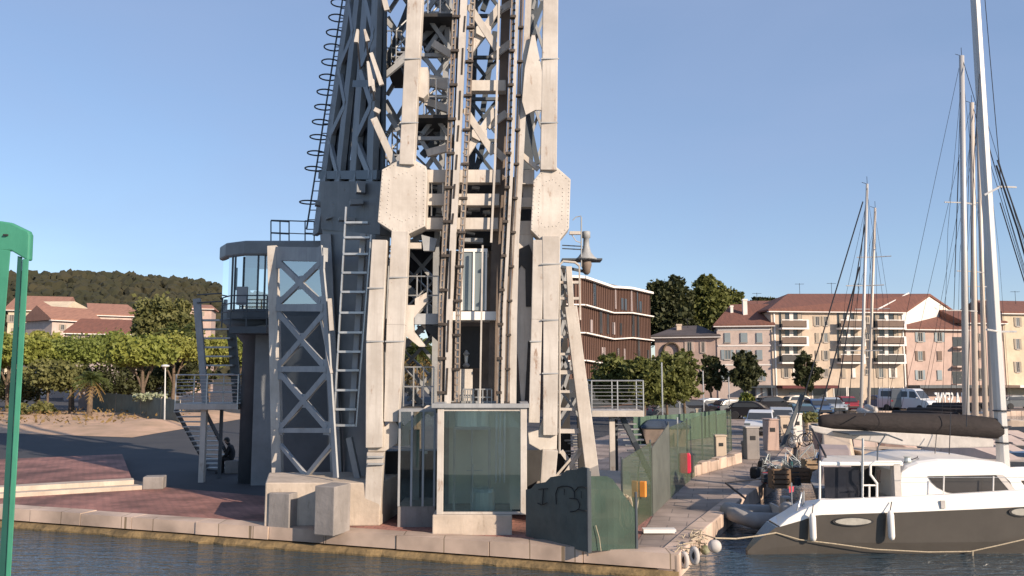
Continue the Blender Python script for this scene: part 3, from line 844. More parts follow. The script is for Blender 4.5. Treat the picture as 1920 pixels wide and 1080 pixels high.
# pale ladder in front of that wall
m = MB()
m.bar(P(649,388,20.5), P(626,800,20.5), .04, .06); m.bar(P(696,440,20.5), P(668,800,20.5), .035, .06)
pl = m.build('service_ladder', M['rail'], tower)
for y in (418,446,477,512,548,587,624,660,695,732,768,798):
    xl = 649 - (y-388)*.056; xr = (692 if y < 445 else 696 - (y-440)*.078) - 2
    m = MB(); a = P(xl,y,20.5); b2 = P(xr,y,20.5); m.box(a.x, b2.x, a.y-.05, a.y+.22, a.z-.02, a.z+.035); m.build('rung', M['rail'], pl)
# braced side leg on the plinth, its plane turned away from the sun
def SL(px, py): 
    k = (px - 513) / (620 - 513)
    return P(px, py, 22.9 - 2.4*k)
nS = (-.73,-.68,0)
m = MB(); m.bar(SL(512,462), SL(521,896), .27, .27); m.build('side_post', S, tower, bevel=.01)
m = MB(); m.bar(SL(600,462), SL(609,560), .2, .05, n=nS); m.bar(SL(609,560), SL(630,896), .2, .05, n=nS); m.build('side_post', S2, tower)
m = MB(); m.prism([SL(503,462), SL(606,464), SL(606,490), SL(503,488)], (.1,.12,0)); m.build('side_beam', S2, tower)
for (x0,x1,y,w) in ((520,608,577,.2),(524,614,692,.15),(525,622,807,.12)):
    m = MB(); m.bar(SL(x0,y), SL(x1,y), w, .1, n=nS); m.build('side_beam', S2, tower)
for (ya, yb, x0, x1) in ((492,568,524,602),(588,686,524,608),(700,803,526,614)):
    m = MB(); m.bar(SL(x0,ya), SL(x1,yb), .17, .07, n=nS); m.bar(SL(x1,ya), SL(x0,yb), .17, .07, n=nS)
    for (gx,gy) in ((x0,ya),(x1,ya),(x0,yb),(x1,yb)): m.cbox(SL(gx,gy), .05,.34,.34, math.atan2(-.68,-.73))
    c = SL((x0+x1)/2, (ya+yb)/2); m.cbox(c, .06, .36, .36, math.atan2(-.68,-.73)); m.build('side_cross_brace', S2, tower)
m = MB(); m.bar(SL(527,835), SL(575,893), .12, .08, n=nS); m.bar(SL(622,835), SL(575,893), .12, .08, n=nS); m.build('side_cross_brace', S2, tower)
m = MB(); m.bar(SL(618,560), SL(622,620), .1, .06); m.bar(SL(600,590), SL(622,700), .06, .05); m.build('side_stay', S, tower)
# right side: leaning leg with rungs
RY = 22.0
m = MB(); m.bar(P(1066,500,RY), P(1071,580,RY), .16, .2); m.bar(P(1070,575,RY), P(1111,893,RY), .33, .3, .36); m.build('raking_leg', S, tower, bevel=.012)
ra = MB(); ra.tube([P(1049,496,RY), P(1056,490,RY), P(1078,492,RY), P(1086,498,RY)], .035, 6); ra.tube([P(1086,498,RY), P(1088,600,RY)], .025, 5); ra.tube([P(1049,496,RY), P(1049,850,RY)], .03, 5)
for y in (530,560,597,632,664,698,734,767,808):
    xr = 1088 if y < 580 else 1070 + (y-575)*.129
    w = .11 if y in (808,698) else .07
    ra.bar(P(1046,y,RY+.1), P(xr,y,RY+.1), w, .22)
ra.build('side_rungs', S, tower)
m = MB(); m.bar(P(1052,845,RY+.3), P(1088,893,RY+.3), .12, .08); m.bar(P(1086,842,RY+.2), P(1042,893,RY+.2), .06, .08); m.bar(P(1092,842,RY+.25), P(1056,893,RY+.25), .1, .08); m.build('foot_brace', S, tower)
m = MB(); m.prism([P(1080,690,23), P(1090,690,23), P(1112,890,23), P(1086,890,23)], (0,.3,0)); m.build('leg_shade_strip', BK, tower)  # black strip added as the shaded side of the raking leg
m = MB(); m.prism([P(1042,500,24), P(1060,500,24), P(1072,890,24), P(1042,890,24)], (0,.2,0)); m.build('rear_panel', BK, tower)
for (x0,y0,x1,y1) in ((1048,760,1066,700),(1050,720,1062,735),(1050,690,1075,640),(1048,640,1060,590),(1050,655,1062,690),(1050,785,1075,745)):
    m = MB(); m.bar(P(x0,y0,23.2), P(x1,y1,23.2), .09, .08); m.build('rear_brace', S2, tower)
m = MB(); 
for i in range(16):
    p = P(1076 + (i%4)*6, 806+i*5, 23.8); m.cbox(p, .55, .25, .03)
m.build('rear_steps', M['tread'], tower)
for i, (ya, yb) in enumerate(((505,575),(580,650),(655,725),(730,800))):
    xr0, xr1 = 1072+(ya-575)*.12, 1072+(yb-575)*.12
    m = MB(); m.bar(P(1050,ya,RY+.5), P(xr1,yb,RY+.5), .07, .06); m.bar(P(xr0,ya,RY+.56), P(1050,yb,RY+.56), .07, .06); m.build('rear_brace', S2, tower)
for (x, y, w, d) in ((704,640,31,-.215),(704,540,30,-.215),(740,640,35,-.165),(748,520,33,-.165),(1032,495,34,-.215),(1031,700,29,-.215),(1004,640,21,-.165),(772,110,31,-.225),(769,230,30,-.225),(1031,110,33,-.225),(1029,230,33,-.225),(1031,600,30,-.215)):
    m = MB(); tb(m, (x-w/2-.5,y), (x+w/2+.5,y), 2.2, .03, d); m.build('splice_plate', S2, tower)
# black backing added for the dark void beneath the tower
m = MB(); a = P(720,846,21.6); b2 = P(1040,846,21.9); m.hexa([(a.x,21.6,0),(b2.x,22.0,0),(b2.x,22.5,0),(a.x,22.2,0),(a.x,21.6,a.z),(b2.x,22.0,a.z),(b2.x,22.5,a.z),(a.x,22.2,a.z)]); m.build('void_backing', BK, tower)

# ---------------------------------------------------------------- concrete plinths and blocks
c1, c2 = G(495,988), G(712,986)
ztop = P(495,905,c1.y).z
bk = Vector((-.25,1.6,0))
m = MB(); d = (c2-c1)
m.hexa([c1, c2, c2+Vector((.3,2.2,0)), c1+Vector((-.52,2.0,0)), c1+Vector((0,0,ztop)), c2+Vector((0,0,ztop-.02)), c2+Vector((.3,2.2,ztop)), c1+Vector((-.52,2.0,ztop))])
tag(m.build('concrete_plinth', M['concrete'], bevel=.03), 'broad pale concrete plinth under the braced tower leg, with two grey blocks before it', 'plinth')
m = MB(); a = G(1000,942); b2 = G(1118,905)
zt = 0.42
m.hexa([(.55,20.5,0),(3.1,21.1,0),(3.6,25,0),(.9,25,0),(.55,20.5,zt+.4),(3.1,21.1,zt+.3),(3.6,25,zt+.3),(.9,25,zt+.4)])
tag(m.build('concrete_plinth', M['concrete'], bevel=.03), 'low concrete plinth below the raking leg, behind the graffiti screen', 'plinth')
def block(pxl, pxm, pxr, pyb, pyt, rz, label):
    c = G(pxm, pyb); wpx = c.y/F
    w1 = (pxm-pxl)*wpx/math.cos(rz); w2 = max(.2, (pxr-pxm)*wpx/math.cos(math.pi/2-rz)*.98)
    e1 = Vector((-math.cos(rz), math.sin(rz), 0))*w1; e2 = Vector((math.sin(rz), math.cos(rz), 0))*w2
    h = Vector((0,0,P(pxm,pyt,c.y).z))
    m = MB(); m.hexa([c, c+e2, c+e1+e2, c+e1, c+h, c+e2+h, c+e1+e2+h, c+e1+h])
    return tag(m.build('concrete_block', M['concrete2'], bevel=.02), label, 'block', 'grey concrete blocks before the plinth')
block(498, 541, 560, 992, 926, .35, 'wider squat grey concrete block against the plinth, away from the lift')
block(585, 625, 646, 1006, 913, .40, 'taller narrow grey concrete block standing on the quay edge before the plinth')
c = G(283,918)
tag(MB().cbox(c+Vector((0,.25,.2)), .62, .5, .4, .2).build('concrete_block', M['concrete2'], bevel=.03), 'small dark grey block at the end of the stone steps', 'block')

# ---------------------------------------------------------------- glass lift kiosk
KY = 18.95
kA, kB = P(818,1003,KY), P(987,998,KY+.25)
K = thing('lift_kiosk', 'glazed lift kiosk with pale frame and concrete base at the tower foot', 'lift kiosk', (-.75,19.8,0))
kx0, kx1 = P(811,985,KY).x, P(987,985,KY).x
zb = P(900,965,KY).z; zt = P(900,765,KY).z
KD = 1.9
m = MB(); m.box(P(811,990,KY).x, P(960,990,KY).x, KY-.06, KY+KD, -.02, zb); m.build('base', M['concrete'], K, bevel=.02)
x0, x1 = P(819,900,KY).x, P(988,900,KY).x
pw = .15
for (x, y) in ((x0,KY),(x1-pw,KY),(x0,KY+KD-pw),(x1-pw,KY+KD-pw)):
    m = MB(); m.box(x, x+pw, y, y+pw, zb, zt); m.build('post', M['steel'], K, bevel=.008)
m = MB(); m.box(x0-.14, x1+.05, KY-.06, KY+.16, zt, zt+.10); m.box(x0-.14, x1+.05, KY+KD-.1, KY+KD+.1, zt, zt+.10); m.box(x0-.14, x0+.12, KY+.163, KY+KD-.103, zt, zt+.10); m.box(x1-.15, x1+.05, KY+.163, KY+KD-.103, zt, zt+.10); ro_ = m.build('roof', S2, K, bevel=.01)
m = MB(); m.box(x0+.12, x1-.15, KY+.163, KY+KD-.103, zt+.03, zt+.045); m.build('added_rooflight', M['glass'], ro_)  # glass roof pane added so daylight brightens the kiosk inside
m = MB(); m.box(x0+pw, x1-pw, KY+.02, KY+.10, zt-.07, zt-.005); m.box(x0+pw, x1-pw, KY+.02, KY+.10, zb+.005, zb+.06); m.build('sash', M['steel'], K)
m = MB(); m.box(x0+pw, x1-pw, KY+.05, KY+.065, zb+.06, zt-.07); m.build('glass_pane', M['glass'], K)
m = MB(); m.box(x0+.05, x0+.065, KY+pw, KY+KD-pw, zb+.01, zt-.01); m.build('glass_pane', M['glass'], K)
m = MB(); m.box(x1-.065, x1-.05, KY+pw, KY+KD-pw, zb+.01, zt-.01); m.build('glass_pane', M['glass'], K)
M['innergreen'] = mat('pale_green_liner', (.80,.76,.62), .5, nscale=1, namt=.15)
m = MB(); m.box(x0+pw, x1-pw, KY+KD-.3, KY+KD-.2, zb, zt); m.build('liner', M['innergreen'], K)
m = MB(); dx0 = P(850,800,KY+.6).x; dx1 = P(920,800,KY+.6).x
for (xa,xb,za,zb2) in ((dx0,dx0+.06,zb,2.35),(dx1-.06,dx1,zb,2.35),(dx0,dx1,2.35,2.42),((dx0+dx1)/2-.02,(dx0+dx1)/2+.02,zb,2.35)):
    m.box(xa,xb,KY+.55,KY+.63,za,zb2)
m.build('lift_door', M['steel'], K)
m = MB(); m.lathe([(.42,zt-.55),(.42,zt-.02)], (P(885,800,KY+1).x, KY+1.0, 0), 20); m.build('drum', M['dimmetal'], K, smooth=False)
m = MB(); m.lathe([(.3,zb),(.3,zb+.42),(.26,zb+.5)], (P(905,940,KY+.8).x, KY+.75, 0), 18); m.build('buffer', M['dimmetal'], K)
m = MB()
for x in (931, 938, 946): m.tube([P(x,772,KY+.45), P(x-1,905,KY+.45)], .026, 6)
m.cbox(P(938,842,KY+.40), .10, .08, .3); m.build('guide_rods', M['whiteband'], K)
m = MB(); m.tube([P(887,870,KY+.5), P(885,958,KY+.5)], .02, 6); m.tube([P(875,882,KY+.5), P(905,882,KY+.5)], .012, 6); m.build('handle_post', M['rail'], K)
m = MB(); m.prism([P(955,775,KY+.7),P(976,800,KY+.7),P(976,955,KY+.7),P(956,955,KY+.7)], (0,.1,0)); m.build('bracket_plate', M['innergreen'], K)
# glazed lobby beside it
M['lobbyglass'] = glassmat('grey_lobby_glass', (.0,.03,.02), .03)
LB = thing('glass_lobby', 'narrow dark glazed lobby with metal glazing bars beside the lift kiosk', 'lobby', (-2.3,20.2,0))
lx0, lx1 = P(746,900,19.8).x, P(816,900,19.8).x
zt2 = P(780,772,19.8).z
m = MB(); m.box(lx0,lx1,19.85,21.2,0,.5); m.build('base', M['concrete2'], LB)
for x in (lx0, lx0+.30, lx0+.58, lx1-.05):
    m = MB(); m.box(x,x+.05,19.8,19.88,.5,zt2); m.build('glazing_bar', S2, LB)
m = MB(); m.box(lx0,lx1,19.825,19.84,.5,zt2); m.build('glass_pane', M['lobbyglass'], LB)
m = MB(); m.box(lx0,lx1,19.8,21.2,zt2,zt2+.06); m.build('roof', S2, LB)
m = MB(); m.box(lx0+.2,lx0+.4,20.8,20.85,.5,zt2-.5); m.build('inner_door', M['panel'], LB)
m = MB(); m.cbox((lx0+.62,20.1,1.75),.12,.1,.06); m.build('door_closer', M['rail'], LB)

# ---------------------------------------------------------------- control cabin on its column
CBY = 26.5
C_ = thing('control_cabin', 'grey control cabin with rounded roof and glazing on a tall column', 'control cabin', P(480,880,CBY)*1)
C_.location.z = 0; ORG[C_.name] = Vector(C_.location)
def rr(z, y0off=0, grow=0.0):
    """plan outline of the cabin: rounded at the corner towards the camera's left"""
    pts = []
    xr = P(606,500,CBY).x; xl = P(395,500,CBY).x
    r = 1.15
    pts.append((xr+grow, CBY-.0-grow, z))
    for k in (0, 3, 6):
        a = math.radians(270 - 90*k/6); cx, cy = xl + r, CBY + r
        kk = 1.0 if k != 3 else .86; pts.append((cx + (r*kk+grow)*math.cos(a), cy + (r*kk+grow)*math.sin(a), z))
    pts.append((xl-grow, CBY+3.6, z)); pts.append((xr+grow, CBY+3.6, z))
    return pts
zr0, zr1 = P(500,479,CBY).z, P(500,452,CBY).z
zf = P(500,590,CBY).z
m = MB(); m.prism(rr(zr0,grow=.14), (0,0,zr1-zr0)); m.build('roof_fascia', M['panel'], C_, bevel=.06)
m = MB(); m.prism(rr(zf-.1,grow=.02), (0,0,.3)); m.build('cabin_floor', DK, C_)
gl = rr(zf+.2); n = len(gl)
m = MB()
for i in range(n-2):
    a, b2 = Vector(gl[i]), Vector(gl[i+1]); hh = Vector((0,0,zr0-zf-.2))
    m.add([a,b2,b2+hh,a+hh], [(0,1,2,3)])
m.build('glass_wall', glassmat('cabin_glass', (.20,.26,.28), .45), C_)
m = MB(); xa, xb = P(505,500,CBY+.3).x, P(606,500,CBY+.3).x
m.box(xa,xb,CBY+.25,CBY+.4,zf,zr0); m.build('cabin_wall', M['panel'], C_)
for px in (436, 441, 484, 497):
    m = MB(); a = P(px,500,CBY-.02); m.box(a.x-.025,a.x+.025,CBY-.03,CBY+.03,zf+.1,zr0); m.build('mullion', DK, C_)
m = MB(); a, b2 = P(443,502,CBY+.2), P(481,544,CBY+.2); m.box(a.x,b2.x,CBY+.2,CBY+.25,b2.z,a.z); m.build('blind', mat('pale_teal_blind',(.38,.52,.52),.6,nscale=1,namt=.1), C_)
m = MB(); a = P(456,555,CBY+.1); m.cbox(a,.35,.3,.6); m.build('console', M['steel2'], C_)
m = MB(); colx = P(452,700,CBY).x
m.loft([[ (colx+r*math.cos(k*math.pi/6), CBY+1.3+r*.8*math.sin(k*math.pi/6), z) for k in range(12)] for r,z in ((.42,0),(.42,zf-.9),(.75,zf-.5),(1.25,zf-.1))])
m.build('column', DK, C_, smooth=True)
m = MB(); m.box(P(466,700,CBY).x, P(504,700,CBY).x, CBY+.6, CBY+1.8, 0, zf-.3); m.build('service_duct', M['panel'], C_)
# balcony with railing
by = CBY-.75
bz = P(465,612,by).z
m = MB(); m.box(P(430,600,by).x, P(500,600,by).x, by, CBY+.4, bz-.22, bz); m.build('balcony', DK, C_)
m = MB()
bp_ = [P(416,600,by+.8), P(432,600,by), P(500,600,by)]
for p in bp_: p.z = bz
for hh in (.25,.5,.75,1.0): m.tube([p+Vector((0,0,hh)) for p in bp_], .022, 5)
for p in bp_ + [P(462,600,by)]: 
    q_ = Vector((p.x,p.y,bz)); m.tube([q_, q_+Vector((0,0,1.0))], .025, 5)
m.build('balcony_railing', DK, C_)
m = MB()
for (xa,xb,yy) in ((508,542,CBY+.2),(572,606,CBY+.2)):
    for py in (414, 437): m.tube([P(xa,py,yy), P(xb,py+2,yy)], .022, 5)
    for k in range(3): 
        x = xa+(xb-xa)*k/2; m.tube([P(x,414,yy), P(x,462,yy)], .022, 5)
m.tube([P(508,413,CBY+.2), P(606,416,CBY+.2)], .022, 5); m.tube([P(508,436,CBY+.2), P(606,440,CBY+.2)], .018, 5)
m.build('roof_railing', DK, C_)

# ---------------------------------------------------------------- outdoor stair platforms at both sides
def platform(name, label, x0, x1, ytop, ydeck, Y, postx, stairdir, depth, rail_m):
    t = thing(name, label, 'stair platform', (P(postx,800,Y).x, Y, 0))
    zd = P(x0, ydeck, Y).z; zr = P(x0, ytop, Y).z
    xa, xb = P(x0,ydeck,Y).x, P(x1,ydeck,Y).x
    m = MB(); m.box(xa,xb,Y,Y+depth,zd-.2,zd); m.build('deck', M['steel'], t, bevel=.01)
    m = MB()
    lines = [zr, zr-.16] + [zd + .12*k for k in range(1, 7)]
    for z in lines:
        r = .024 if z == zr else .010
        m.tube([(xa,Y+.02,z),(xb,Y+.02,z)], r, 5)
        m.tube([(xa,Y+.02,z),(xa,Y+depth,z)], r, 5); m.tube([(xb,Y+.02,z),(xb,Y+depth,z)], r, 5)
    m.build('railing', rail_m, t)
    for k in range(3):
        x = xa+(xb-xa)*k/2
        for yy in (Y+.02, Y+depth):
            m = MB(); m.box(x-.018,x+.018,yy-.018,yy+.018,zd-.2,zr+.02); m.build('baluster', rail_m, t)
    px_ = P(postx,800,Y).x
    m = MB(); m.box(px_-.09,px_+.09,Y+.3,Y+.48,0,zd-.2); m.build('post', M['steel'], t)
    m = MB(); m.box(px_+.2,px_+.3,Y+depth-.3,Y+depth-.2,0,zd-.2); m.build('post', DK, t)
    m = MB(); nst = 13
    sx = xa if stairdir < 0 else (xa+xb)/2
    st = MB()
    for i in range(nst):
        k = (i+.5)/nst
        st.cbox((sx + (.25 + .55*stairdir*0 + .08*i*(1 if stairdir>0 else .04)), Y+depth*.4 + (0 if stairdir>0 else i*.26), (zd-.2)*(1-k)), 1.0 if stairdir<0 else .7, .26, .04)
    st.build('stair_treads', M['tread'], t)
    st = MB()
    if stairdir < 0:
        for xo in (-.25,.75):
            st.bar((sx+xo, Y+depth*.4, zd-.2), (sx+xo, Y+depth*.4+13*.26, .0), .18, .04, n=(1,0,0))
    else:
        for yo in (-.15,.15):
            st.bar((sx+.2, Y+depth*.4+yo, zd-.2), (sx+.25+.08*13, Y+depth*.4+yo, .0), .16, .04)
    st.build('stair_stringers', DK, t)
    return t
platform('stair_platform', 'raised steel stair platform with railing, on a post behind the seated person', 328, 445, 703, 757, 27.5, 374, -1, 1.6, M['rail'])
platform('stair_platform', 'raised steel stair platform with railing beside the raking tower leg', 1110, 1207, 714, 770, 26.5, 1150, 1, 1.5, M['rail'])
# access stair between cabin and platform
st = thing('access_stair', 'open tread steel stair rising past the cabin balcony from the platform', 'staircase', P(385,700,28.6)*1)
m = MB(); m.bar(P(369,560,28.6), P(386,762,28.6), .25, .12, .2); m.build('stringer', M['steel2'], st)
m = MB(); m.bar(P(428,545,28.9), P(446,760,28.9), .3, .12); m.build('stringer', DK, st)
for i in range(9):
    y = 600+i*17
    m = MB(); a, b2 = P(374+i*1.4,y,28.6), P(434+i*1.4,y+1,28.9); m.box(a.x,b2.x,28.6,28.95,a.z-.03,a.z+.03); m.build('tread', M['tread'], st)
m = MB()
for y in (553, 568): m.tube([P(369,y,28.5), P(432,y-4,28.7)], .025, 5)
m.build('handrail', DK, st)

# ---------------------------------------------------------------- horn mast
hm = thing('fog_horn', 'pale bell shaped signal horn with round collar on the tower side', 'horn', P(1098,512,23)*1)
hc = P(1100,540,23); s = 23/F
def hz(py): return P(1100,py,23).z - hc.z
m = MB(); m.lathe([(7*s,hz(434)),(8*s,hz(435)),(8*s,hz(446)),(5.5*s,hz(447)),(6*s,hz(460)),(9*s,hz(473)),(16*s,hz(482)),(20*s,hz(485)),(20*s,hz(487)),(8*s,hz(488))], hc, 18); m.build('bell', S2, hm, smooth=True)
m = MB(); m.lathe([(3*s,hz(515)),(7*s,hz(511)),(8*s,hz(504)),(10*s,hz(497)),(9*s,hz(488))], hc, 16); m.build('body', M['brownsteel'], hm, smooth=True)
m = MB(); m.box(P(1053,486,23.1).x, P(1128,486,23.1).x, 22.9, 23.5, P(1098,488,23).z, P(1098,485,23).z); m.build('collar_platform', DK, hm)
m = MB(); p0 = P(1090,500,22.8); m.tube([p0, P(1090,407,22.8)], .02, 6); m.tube([P(1090,405,22.8), P(1080,407,22.8), P(1074,413,22.8)], .015, 5); m.build('lamp_arm', S2, hm)
m = MB(); m.cbox(P(1078,437,22.8), .32, .12, .09); m.tube([P(1072,440,22.8),P(1080,452,22.8),P(1089,455,22.8)], .014, 5); m.build('floodlight', M['steel'], hm)
m = MB(); 
for y in (462, 468): m.tube([P(1054,y-2,23), P(1092,y,23)], .018, 5)
m.build('cable_tray', DK, hm)
m = MB(); m.bar(P(1052,500,23.05), P(1100,510,23.05), .08, .08); m.build('bracket', DK, hm)

# ---------------------------------------------------------------- screens, fences and quay furniture on the right
def screen(name, label, pts, mm, t=.02, post=True, group=None, h_over=0.0, postm=None):
    """pts: ground points with heights: list of (Vector, z0, z1)"""
    th = thing(name, label, 'screen' if 'screen' in name else 'fence', pts[0][0], group)
    m = MB()
    for (a,a0,a1),(b2,b0,b1) in zip(pts, pts[1:]):
        nn = Vector(((b2-a).y, -(b2-a).x, 0)).normalized()*t
        m.hexa([a+Vector((0,0,a0)), b2+Vector((0,0,b0)), b2+nn+Vector((0,0,b0)), a+nn+Vector((0,0,a0)),
                a+Vector((0,0,a1)), b2+Vector((0,0,b1)), b2+nn+Vector((0,0,b1)), a+nn+Vector((0,0,a1))])
    m.build('netting', mm, th)
    if post:
        for (a,a0,a1) in pts:
            m = MB(); m.tube([a+Vector((0,0.03,0)), a+Vector((0,.03,a1+.06+h_over))], .024, 6); m.build('post', postm or DK, th)
    return th
gA, gB = G(986,1006), G(1104,1036)
def gpt(k): return gA.lerp(gB, k)
gs = thing('graffiti_screen', 'dark draped windbreak screen with black spray letters beside the glass kiosk', 'screen', gA)
m = MB(); tops = []
for i in range(13):
    k = i/12; p = gpt(k)
    px = 986 + (1104-986)*k
    yt = 918 - 40*min(1,k*1.25) + 3*math.sin(i*2.1)
    tops.append(P(px, yt, p.y).z)
for i in range(12):
    a, b2 = gpt(i/12), gpt((i+1)/12); nn = Vector((.03,.02,0)); w0 = .008*math.sin(i*1.7); w1 = .008*math.sin((i+1)*1.7)
    a = a + Vector((w0,w0*.5,0)); b2 = b2 + Vector((w1,w1*.5,0))
    m.hexa([a,b2,b2+nn,a+nn, a+Vector((0,0,tops[i])), b2+Vector((0,0,tops[i+1])), b2+nn+Vector((0,0,tops[i+1])), a+nn+Vector((0,0,tops[i]))])
m.build('netting', M['netdark'], gs, smooth=False)
def stroke(pts, r=.012):
    out = []
    for x, y in pts:
        k = (x-986)/(1104-986); p = gpt(k); q_ = P(x, y, p.y); out.append(q_ + Vector((-.05,-.04,0)))
    return MB().tube(out, r, 5)
g1 = [(1047,945),(1046,925),(1050,914),(1058,911),(1068,911),(1076,914),(1081,922),(1082,933)]
g2 = [(1082,920),(1088,913),(1096,912),(1103,914)]
g3 = [(1072,934),(1080,934),(1087,936),(1091,945),(1090,953),(1084,957),(1073,959)]
g4 = [(1090,955),(1096,957),(1103,957)]
g5 = [(1014,917),(1022,916),(1031,916)]; g6 = [(1023,917),(1022,930),(1021,944)]; g7 = [(1012,943),(1020,946),(1030,942)]
g8 = [(1062,916),(1062,928)]; g9 = [(1094,920),(1094,934)]
for g in (g1,g2,g3,g4,g5,g6,g7): stroke(g).build('spray_letter', M['ink'], gs)
for g in (g8,g9): stroke(g, .007).build('spray_letter', M['ink'], gs)
m = MB(); m.tube([gB, gB+Vector((0,0,1.72))], .035, 6); m.build('post', DK, gs)
n0, n1 = G(1107,1035), G(1194,1032)
sc = thing('windbreak_screen', 'square dark green windbreak panel standing on the quay edge', 'screen', n0)
m = MB(); NXs = 8
pts = []
for i in range(NXs+1):
    k = i/NXs; p = n0.lerp(n1, k) + Vector((0, .008*math.sin(i*1.3), 0))
    yt = 893 if k < .45 else 893 + (k-.45)*170*.7
    pts.append((p, 0.02, P(1107+87*k, yt, p.y).z))
for (a,a0,a1),(b2,b0,b1) in zip(pts, pts[1:]):
    nn = Vector((0,.02,0))
    m.hexa([a+Vector((0,0,a0)), b2+Vector((0,0,b0)), b2+nn+Vector((0,0,b0)), a+nn+Vector((0,0,a0)), a+Vector((0,0,a1)), b2+Vector((0,0,b1)), b2+nn+Vector((0,0,b1)), a+nn+Vector((0,0,a1))])
m.build('netting', M['net'], sc)
for k in (0,1):
    m = MB(); p = n0.lerp(n1,k); m.tube([p, p+Vector((0,0,1.65 if k==0 else 1.2))], .03, 6); m.build('post', DK, sc)
m = MB(); m.tube([P(1117,985,n0.y-.03), P(1124,1010,n0.y-.03), P(1127,1034,n0.y-.03)], .008, 5); m.build('loose_cord', M['rope'], sc)
# olive screens running back along the quay
f0, f1, f2 = G(1168,1010), G(1222,968), G(1256,936)
screen('windbreak_screen', 'olive netting bay with the orange box hung on it', [(f0,.03,1.75),(f1,.03,1.9)], M['netolive'], group='olive windbreak bays along the quay')
screen('windbreak_screen', 'dark shaded netting bay between the orange box and the red lifebuoy case', [(f1+Vector((.03,.05,0)),.03,1.75),(f2,.03,2.2)], M['netdark'], group='olive windbreak bays along the quay')
prev = f2
for i, (px, py, hh, lab) in enumerate(((1290,905,2.1,'sagging olive netting bay beside the red lifebuoy case'),(1318,880,2.1,'thin olive netting bay past the red lifebuoy case'),(1345,862,2.0,'olive netting bay ending at the beige meter pedestal'),(1372,845,1.9,'far olive netting bay beyond the beige meter pedestal'))):
    g = G(px, py)
    screen('windbreak_screen', lab, [(prev+Vector((.02,.05,0)),.03,hh),(g,.03,hh)], M['netolive'], group='olive windbreak bays along the quay'); prev = g
# back green net fence across the yard
prev = G(1186,838)
for i, (px, py) in enumerate(((1232,833),(1282,828),(1322,822),(1362,816))):
    g = G(px, py)
    labs = ['pale green net fence bay nearest the stair platform', 'green net fence bay behind the dark blue skip', 'green net fence bay behind the yard barrels', 'last green net fence bay next to the parked cars']
    screen('net_fence', labs[i], [(prev+Vector((.05,0,0)),.05,1.5),(g,.05,1.5)], netmat('pale_green_net_%d' % i, (.10,.17,.12), .75), group='green net fence across the yard'); prev = g
# orange box with rope
p = f0.lerp(f1,.62); pz = P(1197,916,p.y-.1)
ob = thing('orange_box', 'orange plastic box hung on the olive netting with pale cord', 'box', pz)
m = MB(); m.cbox(pz+Vector((-.09,-.06,0)), .15, .12, .40, -.5); m.cbox(pz+Vector((.10,-.10,.0)), .15, .12, .38, -.5); m.build('shell', M['orange'], ob, bevel=.015)
m = MB(); m.tube([pz+Vector((-.02,-.09,.2)), pz+Vector((.0,-.05,.5)), pz+Vector((.05,-.03,.68))], .02, 5); m.build('hanging_strap', DK, ob)
rp = MB(); rr_ = random.Random(4)
pc = P(1172,955,f0.y-.12)
for i in range(7):
    o_ = rr_.uniform(-.06,.06)
    rp.tube([pc+Vector((o_+.10*math.cos(a*.5), -.03*i*.4+rr_.uniform(-.02,.02), .36*math.sin(a*.5)-.05+rr_.uniform(-.04,.04))) for a in range(0,13)], .014, 5, closed=False)
tag(rp.build('rope_coil', M['rope']), 'coil of pale rope hanging on the first netting post', 'rope')
rp = MB(); rp.tube([G(1182,1010)+Vector((0,0,.03)), P(1190,985,f0.y-.3), P(1197,935,p.y-.2)], .014, 5); rp.tube([P(1150,915,n0.y+.3), P(1166,935,n0.y+.4), P(1180,985,f0.y-.3), G(1184,1008)+Vector((0,0,.02))], .012, 5)
tag(rp.build('loose_rope', M['rope']), 'loose rope dangling from the orange box to the paving', 'rope')
# red lifebuoy case on a post
lp = G(1285,905)
lb = thing('lifebuoy_case', 'bright red lifebuoy case on a thin post by the netting', 'lifebuoy case', lp)
m = MB(); m.tube([lp+Vector((-.22,.03,0)), lp+Vector((-.22,.03,2.2))], .03, 6); m.build('post', M['rail'], lb)
c = P(1284,868,lp.y)
m = MB(); m.loft([[c+Vector((-.20*k,-.14,z)), c+Vector((.18*k,-.14,z)), c+Vector((.22*k,.06,z)), c+Vector((-.20*k,.06,z))] for k,z in ((.8,-.34),(1,-.28),(1,.26),(.85,.34))]); m.build('case', M['red'], lb, bevel=.03)
m = MB(); m.cbox(c+Vector((.24,-.02,-.02)), .08, .12, .6); m.build('hinge_strip', BK, lb)
# white drum pot and skip in the yard
c = G(1192,832)
t = thing('planter_pot', 'tall pale planter pot standing beside the green net fence', 'planter', c)
m = MB(); m.lathe([(.26,0),(.40,1.05),(.44,1.07),(.44,1.13),(.36,1.13)], c, 16); m.build('pot', M['concrete2'], t, smooth=False)
m = MB(); m.ell(c+Vector((0,0,1.12)), .36,.36,.08); m.build('soil', M['trunk'], t)
c = G(1238,832) + Vector((0,-1.0,0))
t = thing('skip', 'dark blue tarpaulin covered skip in the yard before the green net', 'skip', c)
m = MB(); m.loft([[c+Vector((-1.2*k,-.6*k2,z)), c+Vector((1.2*k,-.6*k2,z)), c+Vector((1.2*k,.7*k2,z)), c+Vector((-1.2*k,.7*k2,z))] for k,k2,z in ((.8,1,0),(1.0,1,.85),(1.03,1.03,.9))]); m.build('bin', M['brownsteel'], t)
m = MB(); m.loft([[c+Vector((-1.28*k,-.7*k,z)), c+Vector((1.28*k,-.7*k,z)), c+Vector((1.28*k,.8*k,z)), c+Vector((-1.28*k,.8*k,z))] for k,z in ((1,.91),(1,1.0),(.7,1.28),(.4,1.33))]); m.build('tarpaulin', mat('navy_tarpaulin',(.03,.05,.085),.6,nscale=2,namt=.3), t)
